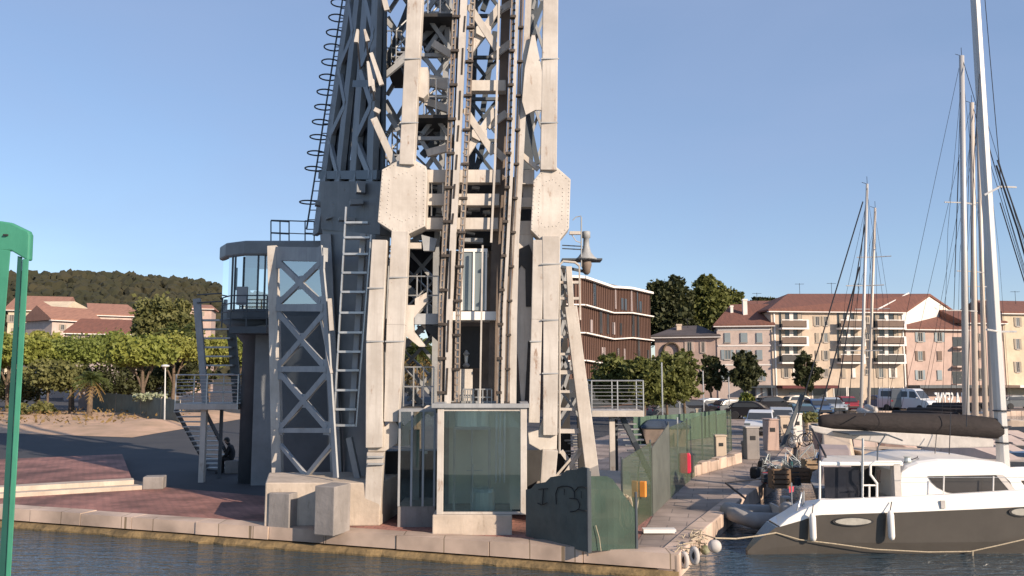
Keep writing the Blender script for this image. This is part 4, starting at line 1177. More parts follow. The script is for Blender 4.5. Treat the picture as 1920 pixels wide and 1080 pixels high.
# meter pedestals on the quay
def pedestal(px, py, w, h, mm, label, lid=None):
    c = G(px, py)
    t = thing('service_pedestal', label, 'pedestal', c, 'service pedestals on the quay')
    m = MB(); m.box(c.x-w/2,c.x+w/2,c.y,c.y+w,0,h); m.build('cabinet', mm, t, bevel=.03)
    m = MB(); m.box(c.x-w/2-.03,c.x+w/2+.03,c.y-.03,c.y+w+.03,h+.003,h+.06); m.build('cap', lid or mm, t)
    m = MB(); m.box(c.x-w*.2,c.x+w*.2,c.y-.02,c.y-.004,h*.62,h*.75); m.build('socket', M['rubber'], t)
    return t
pedestal(1353,866,.45,1.05,M['pl_cream'],'beige meter pedestal at the end of the olive netting')
pedestal(1413,862,.55,1.35,M['concrete2'],'grey meter cabinet behind the bicycles, nearest the netting',M['palecanvas'])
pedestal(1450,845,.6,1.45,M['pl_pink'],'pinkish service cabinet before the silver car')
pedestal(1474,838,.5,1.5,M['pl_cream'],'tall cream service pedestal before the teal car')
pedestal(1497,830,.5,1.5,M['pl_white'],'whitish service pedestal beside the leaning dark strut')
pedestal(1311,820,.3,1.6,M['pl_yellow'],'slim pale pedestal inside the yard behind the netting')
c = G(1397,858)
m = MB(); m.lathe([(.14,0),(.16,.1),(.13,.5),(.18,.62),(.16,.72),(.05,.76)], c, 14)
tag(m.build('bollard', M['concrete2'], smooth=True), 'short pale cast bollard on the quay before the grey meter cabinet', 'bollard')
c = G(1540,862)
# low sea wall stones behind the red case
m = MB(); a, b2 = G(1300,895), G(1392,868)
dd = (b2-a)/6; nn = Vector((-dd.y,dd.x,0)).normalized()*.35
for i in range(6):
    p0 = a+dd*i+dd*.02; p1 = a+dd*(i+1)-dd*.02
    m.hexa([p0,p1,p1+nn,p0+nn]+[q_+Vector((0,0,.38+.05*(i%2))) for q_ in (p0,p1,p1+nn,p0+nn)])
tag(m.build('low_stone_wall', M['coping'], bevel=.03), 'low beige stone wall behind the red lifebuoy case', 'wall')

# ---------------------------------------------------------------- seated person, on a box
pb = G(425,889)
tag(MB().cbox(pb+Vector((.12,.3,.24)), .5,.45,.48,.15).build('stone_seat', M['concrete2'], bevel=.03), 'pale stone block under the seated person', 'block')
def skinbody(name, verts, edges, parent, m, sub=2):
    me = bpy.data.meshes.new(name)
    off = ORG[parent.name]
    me.from_pydata([tuple(Vector(v[0]) - off) for v in verts], edges, [])
    o = bpy.data.objects.new(name, me); COL.objects.link(o)
    sk = o.modifiers.new('skin', 'SKIN'); sk.use_smooth_shade = True
    for i, v in enumerate(verts):
        r = v[1]; me.skin_vertices[0].data[i].radius = (r, r) if not isinstance(r, tuple) else r
    me.skin_vertices[0].data[0].use_root = True
    sb = o.modifiers.new('sub', 'SUBSURF'); sb.levels = sub; sb.render_levels = sub
    dg = bpy.context.evaluated_depsgraph_get(); dg.update()
    me2 = bpy.data.meshes.new_from_object(o.evaluated_get(dg))
    o.modifiers.clear(); o.data = me2; me2.name = name
    me2.materials.clear(); me2.materials.append(m)
    o.parent = parent; ORG[o.name] = off
    return o
pr = thing('person', 'person in dark clothes seated on a stone block, head bowed over their hands', 'person', pb)
B = pb + Vector((.08,.30,.50))
def V_(x,y,z): return B + Vector((x,y,z))
vs = [(V_(.02,0,.06),(.15,.17)), (V_(.0,0,.26),.14), (V_(-.06,0,.44),(.15,.17)), (V_(-.12,0,.53),.075), (V_(-.18,0,.60),.06), (V_(-.235,0,.66),(.095,.085)), (V_(-.255,0,.745),(.085,.075)),
      (V_(-.08,-.19,.46),.065), (V_(-.14,-.23,.22),.05), (V_(-.30,-.12,.10),.038), (V_(-.37,-.05,.09),.03),
      (V_(-.08,.19,.46),.065), (V_(-.14,.23,.22),.05), (V_(-.30,.12,.12),.038), (V_(-.37,.05,.11),.03),
      (V_(-.04,-.10,.02),.10), (V_(-.40,-.13,.03),.068), (V_(-.33,-.13,-.40),.045), (V_(-.46,-.14,-.46),.035),
      (V_(-.04,.10,.02),.10), (V_(-.40,.13,.03),.068), (V_(-.36,.13,-.40),.045), (V_(-.49,.14,-.46),.035)]
es = [(0,1),(1,2),(2,3),(3,4),(4,5),(5,6),(2,7),(7,8),(8,9),(9,10),(2,11),(11,12),(12,13),(13,14),(0,15),(15,16),(16,17),(17,18),(0,19),(19,20),(20,21),(21,22)]
body = skinbody('body', vs, es, pr, M['cloth'])
body.data.materials.append(M['skin'])
hc_ = V_(-.25,0,.70) - ORG[pr.name]
for f in body.data.polygons:
    c = f.center
    if (c - hc_).length < .13 or ((c - (V_(-.36,0,.10)-ORG[pr.name])).length < .085): f.material_index = 1
m = MB(); m.ell(V_(-.23,0,.745),.105,.092,.085); m.ell(V_(-.185,0,.70),.075,.085,.09); m.build('hair', BK, pr, smooth=True)
m = MB(); m.lathe([(.012,0),(.02,.03)], V_(-.345,0,.675), 6); m.build('nose', M['skin'], pr)
for sy in (-1,1):
    for k in range(5):
        m = MB(); q_ = V_(-.375, sy*(.03+.014*k), .10-.012*k); m.tube([q_, q_+Vector((-.04,-sy*.01,-.012)), q_+Vector((-.06,-sy*.02,-.035))], .008, 5); m.build('finger', M['skin'], pr)
    m = MB(); q_ = V_(-.44,sy*.14,-.46); m.loft([[q_+Vector((-.12+.0,-.04,z)),q_+Vector((.1,-.045,z)),q_+Vector((.1,.045,z)),q_+Vector((-.12,.04,z))] for z in (-.035,.02)]); m.build('shoe', M['rubber'], pr, bevel=.015)

# ---------------------------------------------------------------- green steel frame close to the camera
GY = 6.0
gf = thing('green_steel_frame', 'tall green painted steel post frame with rounded head close to the camera', 'steel frame', P(10,1080,GY)*1)
gf.location.z = 0; ORG[gf.name] = Vector(gf.location)
def gp(x, y, d=0): return P(x, y, GY+d)
hd = MB(); hd.prism([gp(-70,470),gp(-70,425),(gp(-40,416)),gp(0,414),gp(20,417),gp(53,433),gp(56,440),gp(54,488),gp(50,488),gp(20,470)], (0,.055,0))
hd.build('head', M['green'], gf, bevel=.012)
m = MB(); m.hexa([gp(14,1500),gp(27,1500),gp(27,1500,.2),gp(14,1500,.2),gp(48,486),gp(55,486),gp(55,486,.2),gp(48,486,.2)])
m = MB(); m.hexa([gp(18,1080)+Vector((0,0,-2.4)),gp(25,1080)+Vector((0,0,-2.4)),gp(25,1080,.05)+Vector((0,0,-2.4)),gp(18,1080,.05)+Vector((0,0,-2.4)),gp(42,486),gp(54.5,484),gp(54.5,484,.05),gp(42,486,.05)]); m.build('upright', M['green'], gf, bevel=.006)
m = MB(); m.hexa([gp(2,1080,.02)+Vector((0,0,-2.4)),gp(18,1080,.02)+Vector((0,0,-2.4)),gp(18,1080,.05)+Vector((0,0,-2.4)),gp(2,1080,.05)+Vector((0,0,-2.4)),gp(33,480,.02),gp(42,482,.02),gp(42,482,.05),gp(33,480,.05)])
M['greenshade'] = mat('shaded_green_paint', (.018,.095,.075), .5, nscale=3, namt=.2)  # shade of the inner side put into a darker green
m.build('inner_flange', M['greenshade'], gf)
m = MB(); m.hexa([gp(-60,1080)+Vector((0,0,-2.4)),gp(-40,1080)+Vector((0,0,-2.4)),gp(-40,1080,.05)+Vector((0,0,-2.4)),gp(-60,1080,.05)+Vector((0,0,-2.4)),gp(-8,466),gp(20,470),gp(20,470,.05),gp(-8,466,.05)]); m.build('upright', M['green'], gf, bevel=.006)
m = MB(); m.cbox(gp(12,441)+Vector((0,-.01,0)), .03,.02,.012); m.build('bolt_slot', BK, gf)
# near quay the frame stands on (below the picture)
o = MB().box(-14,14,-20,6.9,-1.5,P(10,1080,GY).z-2.38).build('near_quay', M['concrete2']); kind(o, 'structure')

# ---------------------------------------------------------------- buoys and lines at the quay corner
def ball(px, py, r, mm, label, Y=None):
    Y = Y or G(px,py+14,WZ).y
    c = P(px,py,Y); rad = r*Y/F
    t = thing('fender_ball', label, 'fender', c - Vector((0,0,rad)), 'fenders at the quay corner')
    m = MB(); m.ell(c, rad, rad, rad*.96, 16, 10); m.build('ball', mm, t, smooth=True)
    m = MB(); m.lathe([(rad*.18,rad*.9),(rad*.14,rad*1.16),(rad*.05,rad*1.2)], c, 8); m.build('eye', M['rubber'], t)
    return t
ball(1340,1024,12.5,M['palecanvas'],'round pale mooring buoy floating by the quay corner',17.6)
ball(1322,1031,9,mat('mossy_green_plastic',(.13,.14,.06),.7,nscale=6,col2=(.35,.33,.25)),'mossy green float between the pale buoy and the quay')
def tyre(px, py, r, label):
    Y = QA.y + .25; c = P(px,py,Y)
    t = thing('tyre_fender', label, 'fender', c-Vector((0,0,r)), 'fenders at the quay corner')
    m = MB(); pts=[]
    for k in range(20):
        a = 2*math.pi*k/20; pts.append(c+Vector((.35*r*math.cos(a), -.9*r*math.cos(a)*.4, r*math.sin(a))))
    m.tube(pts, r*.38, 8, closed=True); m.build('tyre', M['palecanvas'], t, smooth=True)
    m = MB(); m.ell(c, r*.4, r*.3, r*.6); m.build('hub', M['rubber'], t, smooth=True)
tyre(1302,1042,.14,'whitish tyre fender hanging nearer the mossy float')
tyre(1283,1050,.13,'whitish tyre fender hanging at the very corner of the quay')
nt_ = MB(); rr_ = random.Random(8)
for i in range(26):
    p = QA.lerp(QB, rr_.uniform(.0,.75)) + Vector((rr_.uniform(-.15,.08), rr_.uniform(-.1,.1), rr_.uniform(-.2,.1)))
    nt_.tube([p+Vector((rr_.uniform(-.2,.2),rr_.uniform(-.2,.2),rr_.uniform(-.12,.12))) for k in range(5)], .012, 4)
tag(nt_.build('fishing_net', M['rope']), 'tangle of tan net and rope heaped on the quay corner', 'net')
m = MB(); a = G(1207,1003); m.box(a.x-.0,a.x+.75,a.y,a.y+.25,.036,.12)
tag(m.build('plank', M['white']), 'short white plank lying on the quay by the green panel', 'plank')
m = MB(); c = G(1078,1024); m.ring(c+Vector((0,0,.12)), .11, .018, 14, 5, axis='Y'); tag(m.build('mooring_ring', M['rack']), 'small iron mooring ring on the quay edge below the graffiti screen', 'ring')
rp = MB(); rp.tube([P(1322,1003,18.6), P(1340,1009,18.4), P(1380,1010,18.7), P(1420,1005,18.8), P(1455,999,18.9)], .016, 5)
tag(rp.build('mooring_line', M['rope']), 'pale mooring line from the quay corner to the catamaran stern', 'rope')
# ---------------------------------------------------------------- catamaran
CY = 18.95
cat = thing('catamaran', 'catamaran with taupe hull, white deck, dark cockpit curtain and brown sail cover', 'catamaran', Vector((12.5, 21, WZ)))
def hp(px, py, Y=CY): return P(px, py, Y)
def hullmesh(y0, y1, sections, top_extra=0.0):
    rings = []
    for px, yt, zb in sections:
        x = hp(px, 1000, y0).x; zt = P(px, yt, CY).z
        w = (y1 - y0) * min(1, .12 + max(0, px-1401)/150)
        k = 1.0
        rings.append([(x, y0+.13*w, zb), (x, y0+.03*w, (zb*.55+zt*.45)), (x, y0, zt), (x, y0+w, zt), (x, y0+.97*w, (zb*.55+zt*.45)), (x, y0+.87*w, zb)])
    return MB().loft(rings)
secs = [(1401,1033,-.47),(1408,1026,-.55),(1430,1007,-.62),(1456,988.5,-.66),(1462,988,-.66),(1500,977,-.68),(1535,966,-.7),(1600,964,-.72),(1700,961,-.75),(1820,956,-.78),(1920,951,-.78),(2060,946,-.72),(2200,944,-.6),(2300,946,-.5)]
hullmesh(CY, CY+1.5, secs).build('hull', M['taupe'], cat)
hullmesh(CY+4.6, CY+6.1, [(max(p,1600+i),y,z) for i,(p,y,z) in enumerate(secs)]).build('hull', M['taupe'], cat)
def band(y0, y1):
    rings = []
    for px, yb, yt in ((1462,988,986),(1480,983,972),(1505,976,958),(1530,967,948),(1542,966,938),(1600,964,936),(1700,961,932),(1820,956,926),(1920,951,920),(2060,946,916),(2200,944,915),(2300,946,917)):
        x = hp(px if y0 < CY+1 else max(px,1600+px*.01),1000,y0).x; zb = P(px,yb,CY).z + .004; zt = P(px,yt,CY).z
        w = (y1-y0)*min(1,.12+max(0,px-1401)/150); rings.append([(x,y0-.012,zb),(x,y0+.04,zt),(x,y0+.18*min(1,w),zt),(x,y0+w-.04,max(zb+.03,zt-.26)),(x,y0+w+.012,zb)])
    return MB().loft(rings)
band(CY, CY+1.5).build('topside', M['white'], cat, bevel=.015)
band(CY+4.6, CY+6.1).build('topside', M['white'], cat)
xa, xb = hp(1735,940).x, hp(2060,940).x
zd = P(1600,938,CY).z
m = MB(); m.box(xa, xb, CY+1.55, CY+4.55, .15, zd-.06); m.build('bridge_deck', M['white'], cat)
# stern steps
m = MB()
for i,(pa,pb_,yt) in enumerate(((1425,1462,1000),(1462,1500,982),(1500,1535,966))):
    m.box(hp(pa,1000).x+.25, hp(pb_,1000).x+.24, CY+.12, CY+.12+(pb_-1425)*.006, -.3, P(pa,yt,CY).z)
m.build('stern_steps', M['white'], cat)
# portholes
def oval(cx, cy, rx, ry, name, mm, sub=None, out=.03):
    r = MB(); c = hp(cx,cy,CY-out)
    ptsb = []
    for k in range(22):
        a = 2*math.pi*k/22
        ptsb.append(c + Vector((rx*CY/F*math.copysign(abs(math.cos(a))**1.25, math.cos(a)), 0, ry*CY/F*math.sin(a))))
    return r.prism(ptsb, (0,.06,0))
for cx, cy, rx in ((1600,978,38),(1916,960,24)):
    po = oval(cx,cy,rx,8.5,'p',None).build('porthole', M['rubber'], cat)
    oval(cx,cy,rx-5,6.3,'p',None,out=.036).build('pane', mat('pale_porthole_%d'%cx,(.42,.40,.35),.25,nscale=5,namt=.3), po)
# cockpit: hard top, posts, curtain
YB0, YB1 = CY+.9, CY+2.7
m = MB(); a, b2 = P(1538,870,YB0), P(1694,862,YB0); q0 = P(1548,870,YB1).x; m.hexa([(a.x,YB0,a.z-.05),(b2.x,YB0,a.z-.05),(b2.x,YB1,a.z-.05),(q0,YB1,a.z-.05),(a.x,YB0,a.z+.05),(b2.x,YB0,a.z+.05),(b2.x,YB1,a.z+.03),(q0,YB1,a.z+.03)]); m.build('hard_top', M['white'], cat, bevel=.03)
m = MB(); a, b2 = P(1546,876,YB0), P(1617,936,YB0); m.box(a.x, b2.x, YB0+.03, YB0+.05, b2.z, a.z); m.build('cockpit_curtain', mat('dark_clear_curtain',(.022,.024,.032),.12,nscale=2,namt=.3), cat)
for px in (1537, 1617):
    m = MB(); m.tube([P(px,864,YB0), P(px,938,YB0)], .03, 6); m.build('cockpit_post', M['white'], cat)
m = MB(); a = P(1540,940,YB0); m.box(a.x, P(1690,940,YB0).x, YB0, YB0+.08, P(1600,952,YB0).z, P(1600,935,YB0).z); m.build('coaming', M['white'], cat, bevel=.02)
m = MB(); a, b2 = P(1619,876,YB0+2.5), P(1692,936,YB0+2.5); m.box(P(1600,900,YB0+1.5).x, b2.x+.2, YB0+1.5, YB0+1.6, b2.z-.3, a.z+.2); m.build('cockpit_back', BK, cat)
m = MB(); a = P(1655,893,YB0+1.2); m.cbox(a, .30,.05,.32); m.build('seat_cushion', M['pl_pink'], cat)
m = MB(); m.tube([P(1618,822,CY+.5), P(1617,940,CY+.5)], .028, 7); m.build('stern_pole', M['rail'], cat)
m = MB(); m.tube([P(1690,866,CY+.6), P(1640,866,CY+.6), P(1632,872,CY+.6), P(1632,890,CY+.6), P(1644,906,CY+.6), P(1644,938,CY+.6)], .03, 7); m.tube([P(1618,910,CY+.55), P(1641,910,CY+.6)], .02, 5); m.tube([P(1630,908,CY+.6), P(1630,944,CY+.6)], .025, 5); m.build('boarding_rail', M['white'], cat)
m = MB(); m.tube([P(1482,988,CY+.2), P(1497,950,CY+.2), P(1503,924,CY+.3), P(1504,948,CY+.5), P(1502,985,CY+.5)], .02, 6); m.tube([P(1507,985,CY+.7), P(1507,921,CY+.7)], .02, 6); m.tube([P(1490,965,CY+.2), P(1503,958,CY+.5)], .015, 5); m.build('swim_ladder', M['rail'], cat)
# coachroof and window
YC0, YC1 = CY+1.0, CY+3.7
out_ = [(1690,938),(1688,908),(1690,886),(1702,874),(1722,866),(1760,861),(1830,862),(1886,868),(1902,884),(1922,912),(1936,930),(1936,938)]
m = MB()
rings = []
for yy, sc_ in ((YC0+.0,0),(YC0+.12,1),(YC1-.12,1),(YC1,0)):
    ring_ = []
    for px, py in out_:
        p = P(px,py,YC0); 
        if not sc_: p = p + Vector((0,0,-.05 if py < 880 else 0))
        ring_.append((p.x, yy, p.z))
    rings.append(ring_)
m.loft(rings); m.build('coachroof', M['white'], cat, bevel=.02)
m = MB(); m.prism([P(x,y,YC0-.02) for x,y in ((1740,893),(1800,892),(1880,890.5),(1893,902),(1905,924),(1850,926),(1800,927),(1776,923),(1758,914),(1748,905))], (0,.05,0)); m.build('saloon_window', mat('grey_saloon_window',(.05,.047,.045),.2,nscale=1,namt=.2), cat)
m = MB(); m.prism([P(x,y,YC0-.03) for x,y in ((1868,891),(1880,890.5),(1908,923),(1896,924))], (0,.02,0)); m.build('window_pillar', M['palecanvas'], cat)
for px in (1770, 1863):
    m = MB(); m.tube([P(px,893,YC0-.25), P(px-1,933,YC0-.25)], .018, 5); m.build('stanchion', M['white'], cat)
m = MB(); m.box(P(1690,936,CY+.25).x, P(1935,936,CY+.25).x, CY+.22, CY+1.0, P(1800,960,CY).z-.05, P(1800,952,CY).z); m.build('side_deck', M['white'], cat)
m = MB(); m.cbox(P(1768,946,CY-.02), .10,.03,.18); m.build('vent', M['palecanvas'], cat)
m = MB(); m.tube([P(1690,896,YC0-.25), P(1770,895,YC0-.25), P(1863,895,YC0-.25), P(1960,896,YC0-.25)], .006, 4); m.build('lifeline', M['rail'], cat)
# fly helm clutter
m = MB(); rr_ = random.Random(3)
for i in range(22):
    a = P(rr_.uniform(1690,1745), rr_.uniform(862,882), CY+1.4)
    m.tube([a, a+Vector((rr_.uniform(-.25,.25),rr_.uniform(-.2,.2),rr_.uniform(-.08,.12))), a+Vector((rr_.uniform(-.3,.3),rr_.uniform(-.2,.2),rr_.uniform(-.08,.1)))], .012, 4)
m.build('running_lines', M['wire'], cat)
m = MB(); m.lathe([(.05,0),(.09,.05),(.07,.12),(.1,.16)], P(1702,868,CY+1.3), 10); m.lathe([(.05,0),(.09,.05),(.07,.12)], P(1712,872,CY+1.5), 10); m.build('winch', M['dimmetal'], cat)
m = MB(); p = P(1700,864,CY+1.4); m.cbox(P(1680,905,CY+1.0), .16,.2,.9); m.build('helm_seat', M['palecanvas'], cat)
m = MB(); m.tube([P(1592,815,CY+1.6), P(1660,814,CY+1.6), P(1692,826,CY+1.6)], .022, 5); m.tube([P(1592,815,CY+4.6), P(1660,814,CY+4.6), P(1692,826,CY+4.6)], .022, 5); m.tube([P(1661,814,CY+1.6), P(1646,838,CY+1.4), P(1645,864,CY+1.2)], .018, 5); m.box(P(1600,816,CY+1.6).x, P(1668,816,CY+1.6).x, CY+1.6, CY+4.6, P(1600,817,CY+1.6).z, P(1600,814.5,CY+1.6).z); m.build('bimini_frame', DK, cat)
# fenders on the topside
for px, y0, y1 in ((1525,962,1015),(1672,957,1013)):
    c0 = P(px,y1,CY-.13); hgt = P(px,y0,CY-.13).z - c0.z; r = .075
    m = MB(); m.lathe([(.02,0),(r*.8,.03),(r,.09),(r,hgt-.10),(r*.8,hgt-.05),(.03,hgt)], c0, 14); fo = m.build('hull_fender', M['white'], cat, smooth=True)
    m = MB(); m.tube([c0+Vector((0,0,hgt)), P(px,y0-16,CY-.02)], .012, 5); m.build('lanyard', M['rubber'], fo)
m = MB(); m.tube([P(1455,999,CY-.03), P(1500,1012,CY-.05), P(1560,1019,CY-.07), P(1640,1030,CY-.07), P(1740,1035,CY-.07), P(1820,1034,CY-.07), P(1870,1023,CY-.06), P(1935,1008,CY-.04)], .013, 5); m.tube([P(1824,1034,CY-.09), P(1824,1046,CY-.09)], .02, 5); m.build('hull_line', M['rope'], cat)
# mast, boom, sail cover
MY = CY + 3.0
m = MB(); m.loft([[ (P(px,py,MY).x + a*.128*wk, MY + b2*.16*wk, P(px,py,MY).z) for a,b2 in ((-1,-.6),(-.5,-1),(.5,-1),(1,-.6),(1,.6),(.5,1),(-.5,1),(-1,.6))] for px,py,wk in ((1882,884,1.0),(1828,-10,.78),(1802,-500,.7))]); m.build('mast', M['alu'], cat, bevel=.01)
m = MB()
for (ax,ay,bx,by,dz,tz) in ((1872,352,1845,366,-.9,0),(1872,350,1905,351,.7,0),(1874,622,1850,618,-.7,0),(1876,622,1905,622,.7,0)):
    m = MB(); m.tube([P(ax,ay,MY), P(bx,by,MY+dz)], .028, 5); m.build('spreader', M['alu'], cat)
m = MB(); m.tube([P(1846,-10,MY), P(1878,355,MY+.3)], .012, 4); m.tube([P(1838,120,MY), P(1826,300,MY-1), P(1817,640,MY-1.5), P(1812,800,MY-1.8)], .010, 4); m.tube([P(1870,300,MY), P(1925,460,MY+.8), P(2010,900,MY+1.5)], .022, 4); m.tube([P(1868,310,MY), P(1908,430,MY), P(2000,760,MY)], .03, 4); m.tube([P(1875,380,MY), P(1935,575,MY), P(2010,900,MY)], .018, 4); m.build('rigging', M['wire'], cat)
m = MB()
for k,(px,py) in enumerate(((1878,770),(1880,800),(1882,830))): m.ring(P(px,py,MY-.02), .2, .02, 12, 5)
m.build('mast_lashings', M['wire'], cat)
rings = []
for px, yt, yb, w in ((1533,779,800,.10),(1545,776,804,.17),(1600,774,806,.2),(1660,772,811,.22),(1700,774,813,.23),(1760,774,816,.24),(1820,777,819,.25),(1868,783,823,.24),(1880,786,826,.2)):
    zt, zb = P(px,yt,MY).z, P(px,yb,MY).z; x = P(px,790,MY).x; zm = (zt+zb)/2
    wob = .012*math.sin(px*.21)
    rings.append([(x,MY-w*.25,zb),(x,MY-w-wob,zm-.12),(x,MY-w*.9,zm+.06),(x,MY-.05,zt),(x,MY+.05,zt),(x,MY+w*.9,zm+.06),(x,MY+w,zm-.12),(x,MY+w*.25,zb)])
m = MB(); m.loft(rings); m.build('sail_cover', M['canvas'], cat, smooth=True, sub=1)
rings = []
for px, yt, yb in ((1518,796,808),(1560,803,818),(1660,809,832),(1760,814,840),(1858,822,838)):
    zt, zb = P(px,yt,MY).z-.01, P(px,yb,MY).z; x = P(px,800,MY).x
    rings.append([(x,MY-.08,zb),(x,MY-.10,zt),(x,MY+.10,zt),(x,MY+.08,zb)])
m = MB(); m.loft(rings); m.build('boom', M['palecanvas'], cat, bevel=.03)
m = MB()
for px, y0, y1 in ((1783,772,870),(1756,815,866),(1624,773,780)): m = MB(); m.tube([P(px,y0,MY-.3), P(px-4,y1,MY-.6)], .012, 5); m.build('sheet', M['wire'], cat)
m = MB(); m.tube([P(1520,800,MY), P(1548,855,MY-1), P(1548,868,MY-1)], .03, 5)
m.build('sheet', M['wire'], cat)
for px, py, r, lab in ((1478,957,17,'big grey round fender hung at the catamaran stern beside the tender'),(1504,952,15,'smaller grey round fender tucked behind the swim ladder')):
    ball(px, py, r, M['greyrib'], lab, CY+1.6)
# tender and bits by the stern
td = thing('tender', 'small grey inflatable tender lying behind the catamaran stern', 'dinghy', P(1440,955,21.5)*1)
m = MB(); y0, y1 = 21.3, 22.6
xs0, xs1 = P(1372,950,21.5).x, P(1482,950,21.5).x
pts = [(xs1,y0,-.12),(xs0+.5,y0,-.10),(xs0+.12,y0+.25,.0),(xs0,(y0+y1)/2,.04),(xs0+.12,y1-.25,.0),(xs0+.5,y1,-.10),(xs1,y1,-.12)]
m.tube(pts, .21, 10); m.build('tube', M['greyrib'], td, smooth=True)
m = MB(); m.box(xs0+.3, xs1-.1, y0+.1, y1-.1, -.25, -.12); m.box(xs1-.2,xs1-.14,y0,y1,-.25,.15); m.build('floor', M['palecanvas'], td)
m = MB(); m.loft([[ (xs1+.05+a*.13, 21.95+b2*.17, z) for a,b2 in ((-1,-1),(1,-1),(1,1),(-1,1))] for z in (.05,.42)]); m.bar((xs1+.08,21.95,.05),(xs1+.1,21.95,-.6),.09,.09); m.build('outboard', M['greyrib'], td, bevel=.04)
m = MB(); m.tube([P(1360,905,22), P(1398,935,21.6)], .03, 6); m.tube([P(1363,905,22.2), P(1440,897,22.2)], .018, 5); tag(m.build('gangway', M['wire']), 'thin dark folding gangway reaching from the quay to the tender', 'gangway')
m = MB(); m.tube([P(1400,948,21), P(1390,985,20)], .05, 8); 

# ---------------------------------------------------------------- sailing boats behind
def yacht(label, mx, ytop, mxb, ybase, Y, r, heading, mm, Lh=9.0, spread=(), stays=(), group='sailing boats moored behind the catamaran', hull=None):
    base = P(mxb, ybase, Y)
    t = thing('sailing_boat', label, 'sailing boat', Vector((base.x, Y, WZ)), group)
    hd = Vector((math.cos(heading), math.sin(heading), 0)); sd_ = Vector((-hd.y, hd.x, 0))
    rings = []
    for k, w, zt, zb in ((-.5,.62,.55,-.1),(-.3,.85,.55,-.35),(0,1,.58,-.5),(.25,.8,.64,-.5),(.42,.35,.72,-.4),(.5,.03,.78,-.2)):
        c = Vector((base.x,Y,0)) + hd*(k*Lh); ww = w*Lh*.15
        rings.append([c+sd_*(-ww)+Vector((0,0,zt)), c+sd_*(-ww*.8)+Vector((0,0,(zt+zb)/2)), c+Vector((0,0,zb-.12)), c+sd_*(ww*.8)+Vector((0,0,(zt+zb)/2)), c+sd_*ww+Vector((0,0,zt))])
    MB().loft(rings).build('hull', hull or M['pl_cream'], t)
    rings = []
    for k, w, z in ((-.18,.55,.55),(-.15,.55,.95),(.1,.5,.95),(.24,.3,.6)):
        c = Vector((base.x,Y,0)) + hd*(k*Lh); ww = w*Lh*.15
        rings.append([c+sd_*(-ww)+Vector((0,0,.5)), c+sd_*(-ww*.85)+Vector((0,0,z)), c+sd_*(ww*.85)+Vector((0,0,z)), c+sd_*ww+Vector((0,0,.5))])
    MB().loft(rings).build('cabin', M['pl_pale'], t)
    top = P(mx, ytop, Y); foot = Vector((base.x, Y, .6))
    MB().tube([foot, foot.lerp(top,.5), top], r, 8, r1=r*.72).build('mast', mm, t, smooth=True)
    bm = foot + Vector((0,0,1.3))
    MB().tube([bm, bm - hd*Lh*.40], .07, 7).build('boom', M['alu'], t)
    bo = MB(); bo.tube([bm - hd*.3 + Vector((0,0,.16)), bm - hd*Lh*.2 + Vector((0,0,.15)), bm - hd*Lh*.39+Vector((0,0,.10))], .15, 8); bo.build('sail_cover', M['palecanvas'] if heading > 0 else M['canvas'], t, smooth=True)
    s_ = MB()
    for k in spread:
        c = foot.lerp(top, k); s_.tube([c - sd_*.8 - hd*.15 , c, c + sd_*.8 - hd*.15], .025, 5)
    if spread: s_.build('spreaders', M['alu'], t)
    w_ = MB()
    bow = Vector((base.x,Y,.75)) + hd*(Lh*.5); stern = Vector((base.x,Y,.6)) - hd*(Lh*.5)
    w_.tube([top, bow], .014, 4); w_.tube([top, stern], .009, 4)
    for s_k in (-1,1): w_.tube([top - Vector((0,0,.6)), foot.lerp(top,.55) + sd_*(.8*s_k), Vector((base.x,Y,.55)) + sd_*(s_k*Lh*.14)], .008, 4)
    for (x0,y0,x1,y1,rr2) in stays: w_.tube([P(x0,y0,Y), P(x1,y1,Y)], rr2, 4)
    w_.build('standing_rigging', M['wire'], t)
    w_ = MB(); w_.tube([top, top+Vector((-.25,0,.08))], .012, 4); w_.tube([top, top+Vector((0,0,.35))], .012, 4); w_.build('masthead', M['wire'], t)
    return t
yacht('sailing boat with the tall thick pale mast, leftmost of those crowded beside the catamaran mast', 1803,105,1809,800,31,.135,-1.25,M['alu'],9,(.35,.62),((1798,300,1782,770,.012),(1806,180,1822,800,.012),(1803,110,1790,520,.01)),hull=M['pl_cream'])
yacht('sailing boat with a cream mast crowded third from the catamaran mast', 1822,193,1827,800,34,.13,-1.2,M['alucream'],8.5,(.5,),((1820,200,1806,700,.014),(1824,195,1838,790,.012)),hull=M['boatblue'])
yacht('sailing boat with the slim cream mast between two thicker ones', 1833,197,1847,800,37,.12,-1.3,M['alucream'],8.5,(.45,.7),((1836,180,1834,400,.01),(1832,200,1820,560,.01)))
yacht('sailing boat whose pale mast stands closest behind the catamaran mast', 1841,196,1861,800,40,.13,-1.25,M['alu'],9,(.4,),((1842,200,1850,760,.014),(1843,200,1875,770,.014)))
yacht('sailing boat with three thick dark forestays and a white mast before the balcony house', 1626,345,1611,800,36,.085,1.35,M['alu'],6.5,(.35,.6),((1618,378,1490,800,.03),(1612,500,1535,780,.035),(1622,420,1560,800,.025)))
yacht('sailing boat with a slimmer white mast right beside the one with dark forestays', 1641,390,1626,800,40,.085,1.3,M['alucream'],6.5,(.55,.78),(),hull=M['taupe'])
